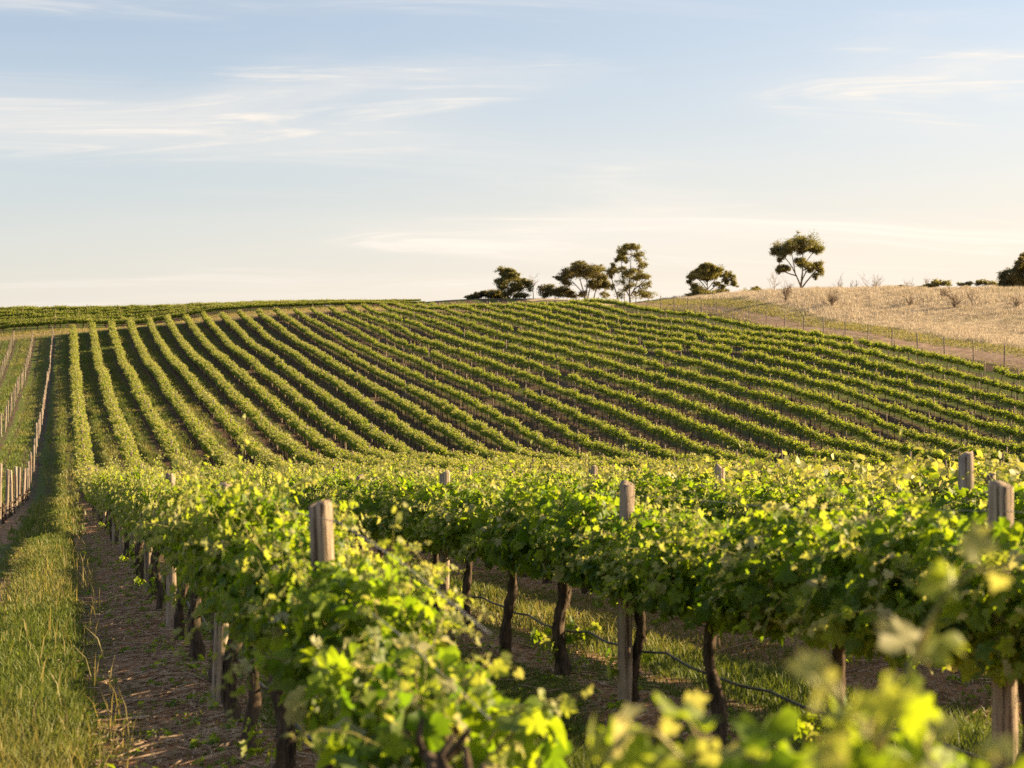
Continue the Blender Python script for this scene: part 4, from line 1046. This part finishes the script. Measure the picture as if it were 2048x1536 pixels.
# taller seeding stalks on the path
X, Y = scatter(1500, -2.9, .75, 9, 60); d = row_d(X); k = (d > .7) & (rng.random(len(X)) < .3 + .7 * (nz(X, Y, .8, 5) > 0)); X, Y = X[k], Y[k]
blades('grass_stalks', X, Y, rng.uniform(.16, .40, len(X)), .0024 + .0002 * Y, 'grass', rng.random(len(X)), rng.uniform(.55, 1, len(X)), rng, 'thin straw coloured seeding stalks standing in the path grass', 'grass', .6)
# hillside aisles
n = 330000
Y = rng.uniform(45, 274, n); X = rng.uniform(-12, 60, n)
ok = (X > -.05 * Y - 2) & (X < Y * .62 + 2); X, Y = X[ok], Y[ok]; d = row_d(X)
kp = rng.random(len(X)) < np.clip((d + .5 * nz(X, Y, .8, 6) - .38) / .3, .02, 1) * (1 - .6 * np.exp(-((d - .85) / .15) ** 2)) * np.where(X > 22, .28, 1); X, Y = X[kp], Y[kp]
blades('hillside_grass', X, Y, rng.uniform(.08, .26, len(X)), .05, 'grass', rng.random(len(X)), np.clip(.25 + .8 * nz(X, Y, .35, 7), 0, 1) * rng.uniform(.3, 1, len(X)), rng, 'green grass strips between the vine rows on the hillside', 'grass', .4, 1)
# headland and block behind
n = 16000; Y = rng.uniform(275, 286, n); X = rng.uniform(-14, 52, n); kp = rng.random(n) < .25 + .75 * np.abs(Y - 278.5) / 6; X, Y = X[kp], Y[kp]
blades('headland_grass', X, Y, rng.uniform(.08, .3, len(X)), .05, 'grass', rng.random(len(X)), rng.uniform(.2, 1, len(X)), rng, 'short drying grass along the headland track', 'grass', .4, 1)
n = 14000; Y = rng.uniform(105, 262, n); X = rng.uniform(79.0, 83.8, n); kp = rng.random(n) < np.clip(np.abs(X - 81.3) / 2.2 - .35 + .5 * nz(X, Y, .4, 13) + .6 * (Y > 190), 0.02, 1); X, Y = X[kp], Y[kp]
blades('track_grass', X, Y, rng.uniform(.06, .22, len(X)), .05, 'grass', rng.random(len(X)), rng.uniform(.0, .8, len(X)), rng, 'short green grass creeping over the edges of the dirt track', 'grass', .4, 1)
n = 30000; Y = rng.uniform(108, 255, n); X = rng.uniform(82.3, 87.2, n); kp = rng.random(n) < np.clip(1.25 - np.abs(X - 84.6 + .8 * nz(X, Y, .5, 15)) / 2.3, 0, 1); X, Y = X[kp], Y[kp]
blades('verge_grass', X, Y, rng.uniform(.06, .22, len(X)), .05, 'grass', rng.random(len(X)) * .6, rng.uniform(.1, .75, len(X)), rng, 'green grass verge between the dirt track and the dry slope', 'grass', .4, 1)
# dry grass on the slope beyond the track
n = 330000
t_ = rng.random(n)
X = rng.uniform(82.6, 140, n); Y = rng.uniform(118, 262, n)
ok = (X < Y * .64 + 3); X, Y = X[ok], Y[ok]
cl = nz(X, Y, .55, 8) * .5 + nz(X, Y, 1.7, 9) * .5
edge = np.clip((X - 85.4 + 1.3 * nz(X, Y, .5, 11)) / 2.2, 0, 1)
kp = rng.random(len(X)) < np.clip(.60 + .75 * cl, .08, 1); X, Y, cl, edge = X[kp], Y[kp], cl[kp], edge[kp]
big = nz(X, Y, .16, 21)
Hh = (.13 + .45 * edge) * np.clip(.62 + .95 * cl + .40 * big, .18, 1.6) * rng.uniform(.55, 1.35, len(X))
Hh = np.maximum(Hh, .08)
green = np.clip((1 - edge) * 1.6 + .9 * np.clip(nz(X, Y, .17, 10) * 1.3 - .15, 0, 1) + .35 * np.clip(nz(X, Y, .9, 14), 0, 1) - .1, 0, 1) * rng.uniform(.4, 1, len(X))
blades('dry_grass', X, Y, Hh, .035, 'dry', rng.random(len(X)), green, rng, 'tall straw coloured dry grass covering the slope beyond the dirt track', 'grass', .35, 1)
# prunings and bark chips under the vines
acc = Acc()
def litter(n, xs, y0, y1, spread):
    for q in range(n):
        y = y0 * (y1 / y0) ** rng.random(); x = xs + rng.normal(0, spread)
        L = rng.uniform(.05, .16) if rng.random() < .75 else rng.uniform(.2, .6)
        a = rng.uniform(0, 3.14); c = rng.normal(0, .2)
        u_ = np.array([-.5, 0, .5]) * L
        P = np.c_[x + u_ * math.cos(a), y + u_ * math.sin(a) + c * L * (np.array([0, 1, 0])), np.zeros(3)]
        P[:, 2] = zg(P[:, 0], P[:, 1]) + .008 + abs(rng.normal(0, .01))
        acc.add(*tube(P, rng.uniform(.003, .0075), 3, False))
litter(4600, row_x(1) - .3, 9, 60, .46)
litter(1500, row_x(2), 7, 35, .45)
litter(900, row_x(3), 9, 35, .45)
o = ob('cane_litter', acc.mesh('cane_litter', [M['litter']])); tag(o, 'dry pruned canes and bark chips scattered under the vine rows', 'prunings', kind='stuff')
# weeds on the bare strip
pos = []; nr = []; axv = []; szv = []
for q in range(800):
    xr = [row_x(1) - .35, row_x(1) - .1, row_x(2), row_x(3), -.6, -.9][int(rng.integers(0, 6))]
    y = 8.5 * (45 / 8.5) ** rng.random(); x = xr + rng.normal(0, .35)
    for l in range(int(rng.integers(5, 12))):
        a = rng.uniform(0, 6.28); pos.append((x + .02 * math.cos(a), y + .02 * math.sin(a), gz(x, y) + rng.uniform(0, .06))); nr.append((math.cos(a) * .3, math.sin(a) * .3, 1)); axv.append((math.cos(a), math.sin(a), rng.uniform(.2, .9))); szv.append(rng.uniform(.03, .10))
acc = Acc(); place_leaves(acc, KITE_V3 * (.5, 1, 1), KITE_F, np.array(pos), np.array(axv), np.array(nr), np.array(szv), rng.random(len(pos)), rng.uniform(0, .4, len(pos)), rng)
o = ob('weeds', acc.mesh('weeds', [M['leaf']])); tag(o, 'small green weeds sprouting on the bare strip under the vines', 'weeds', kind='stuff')
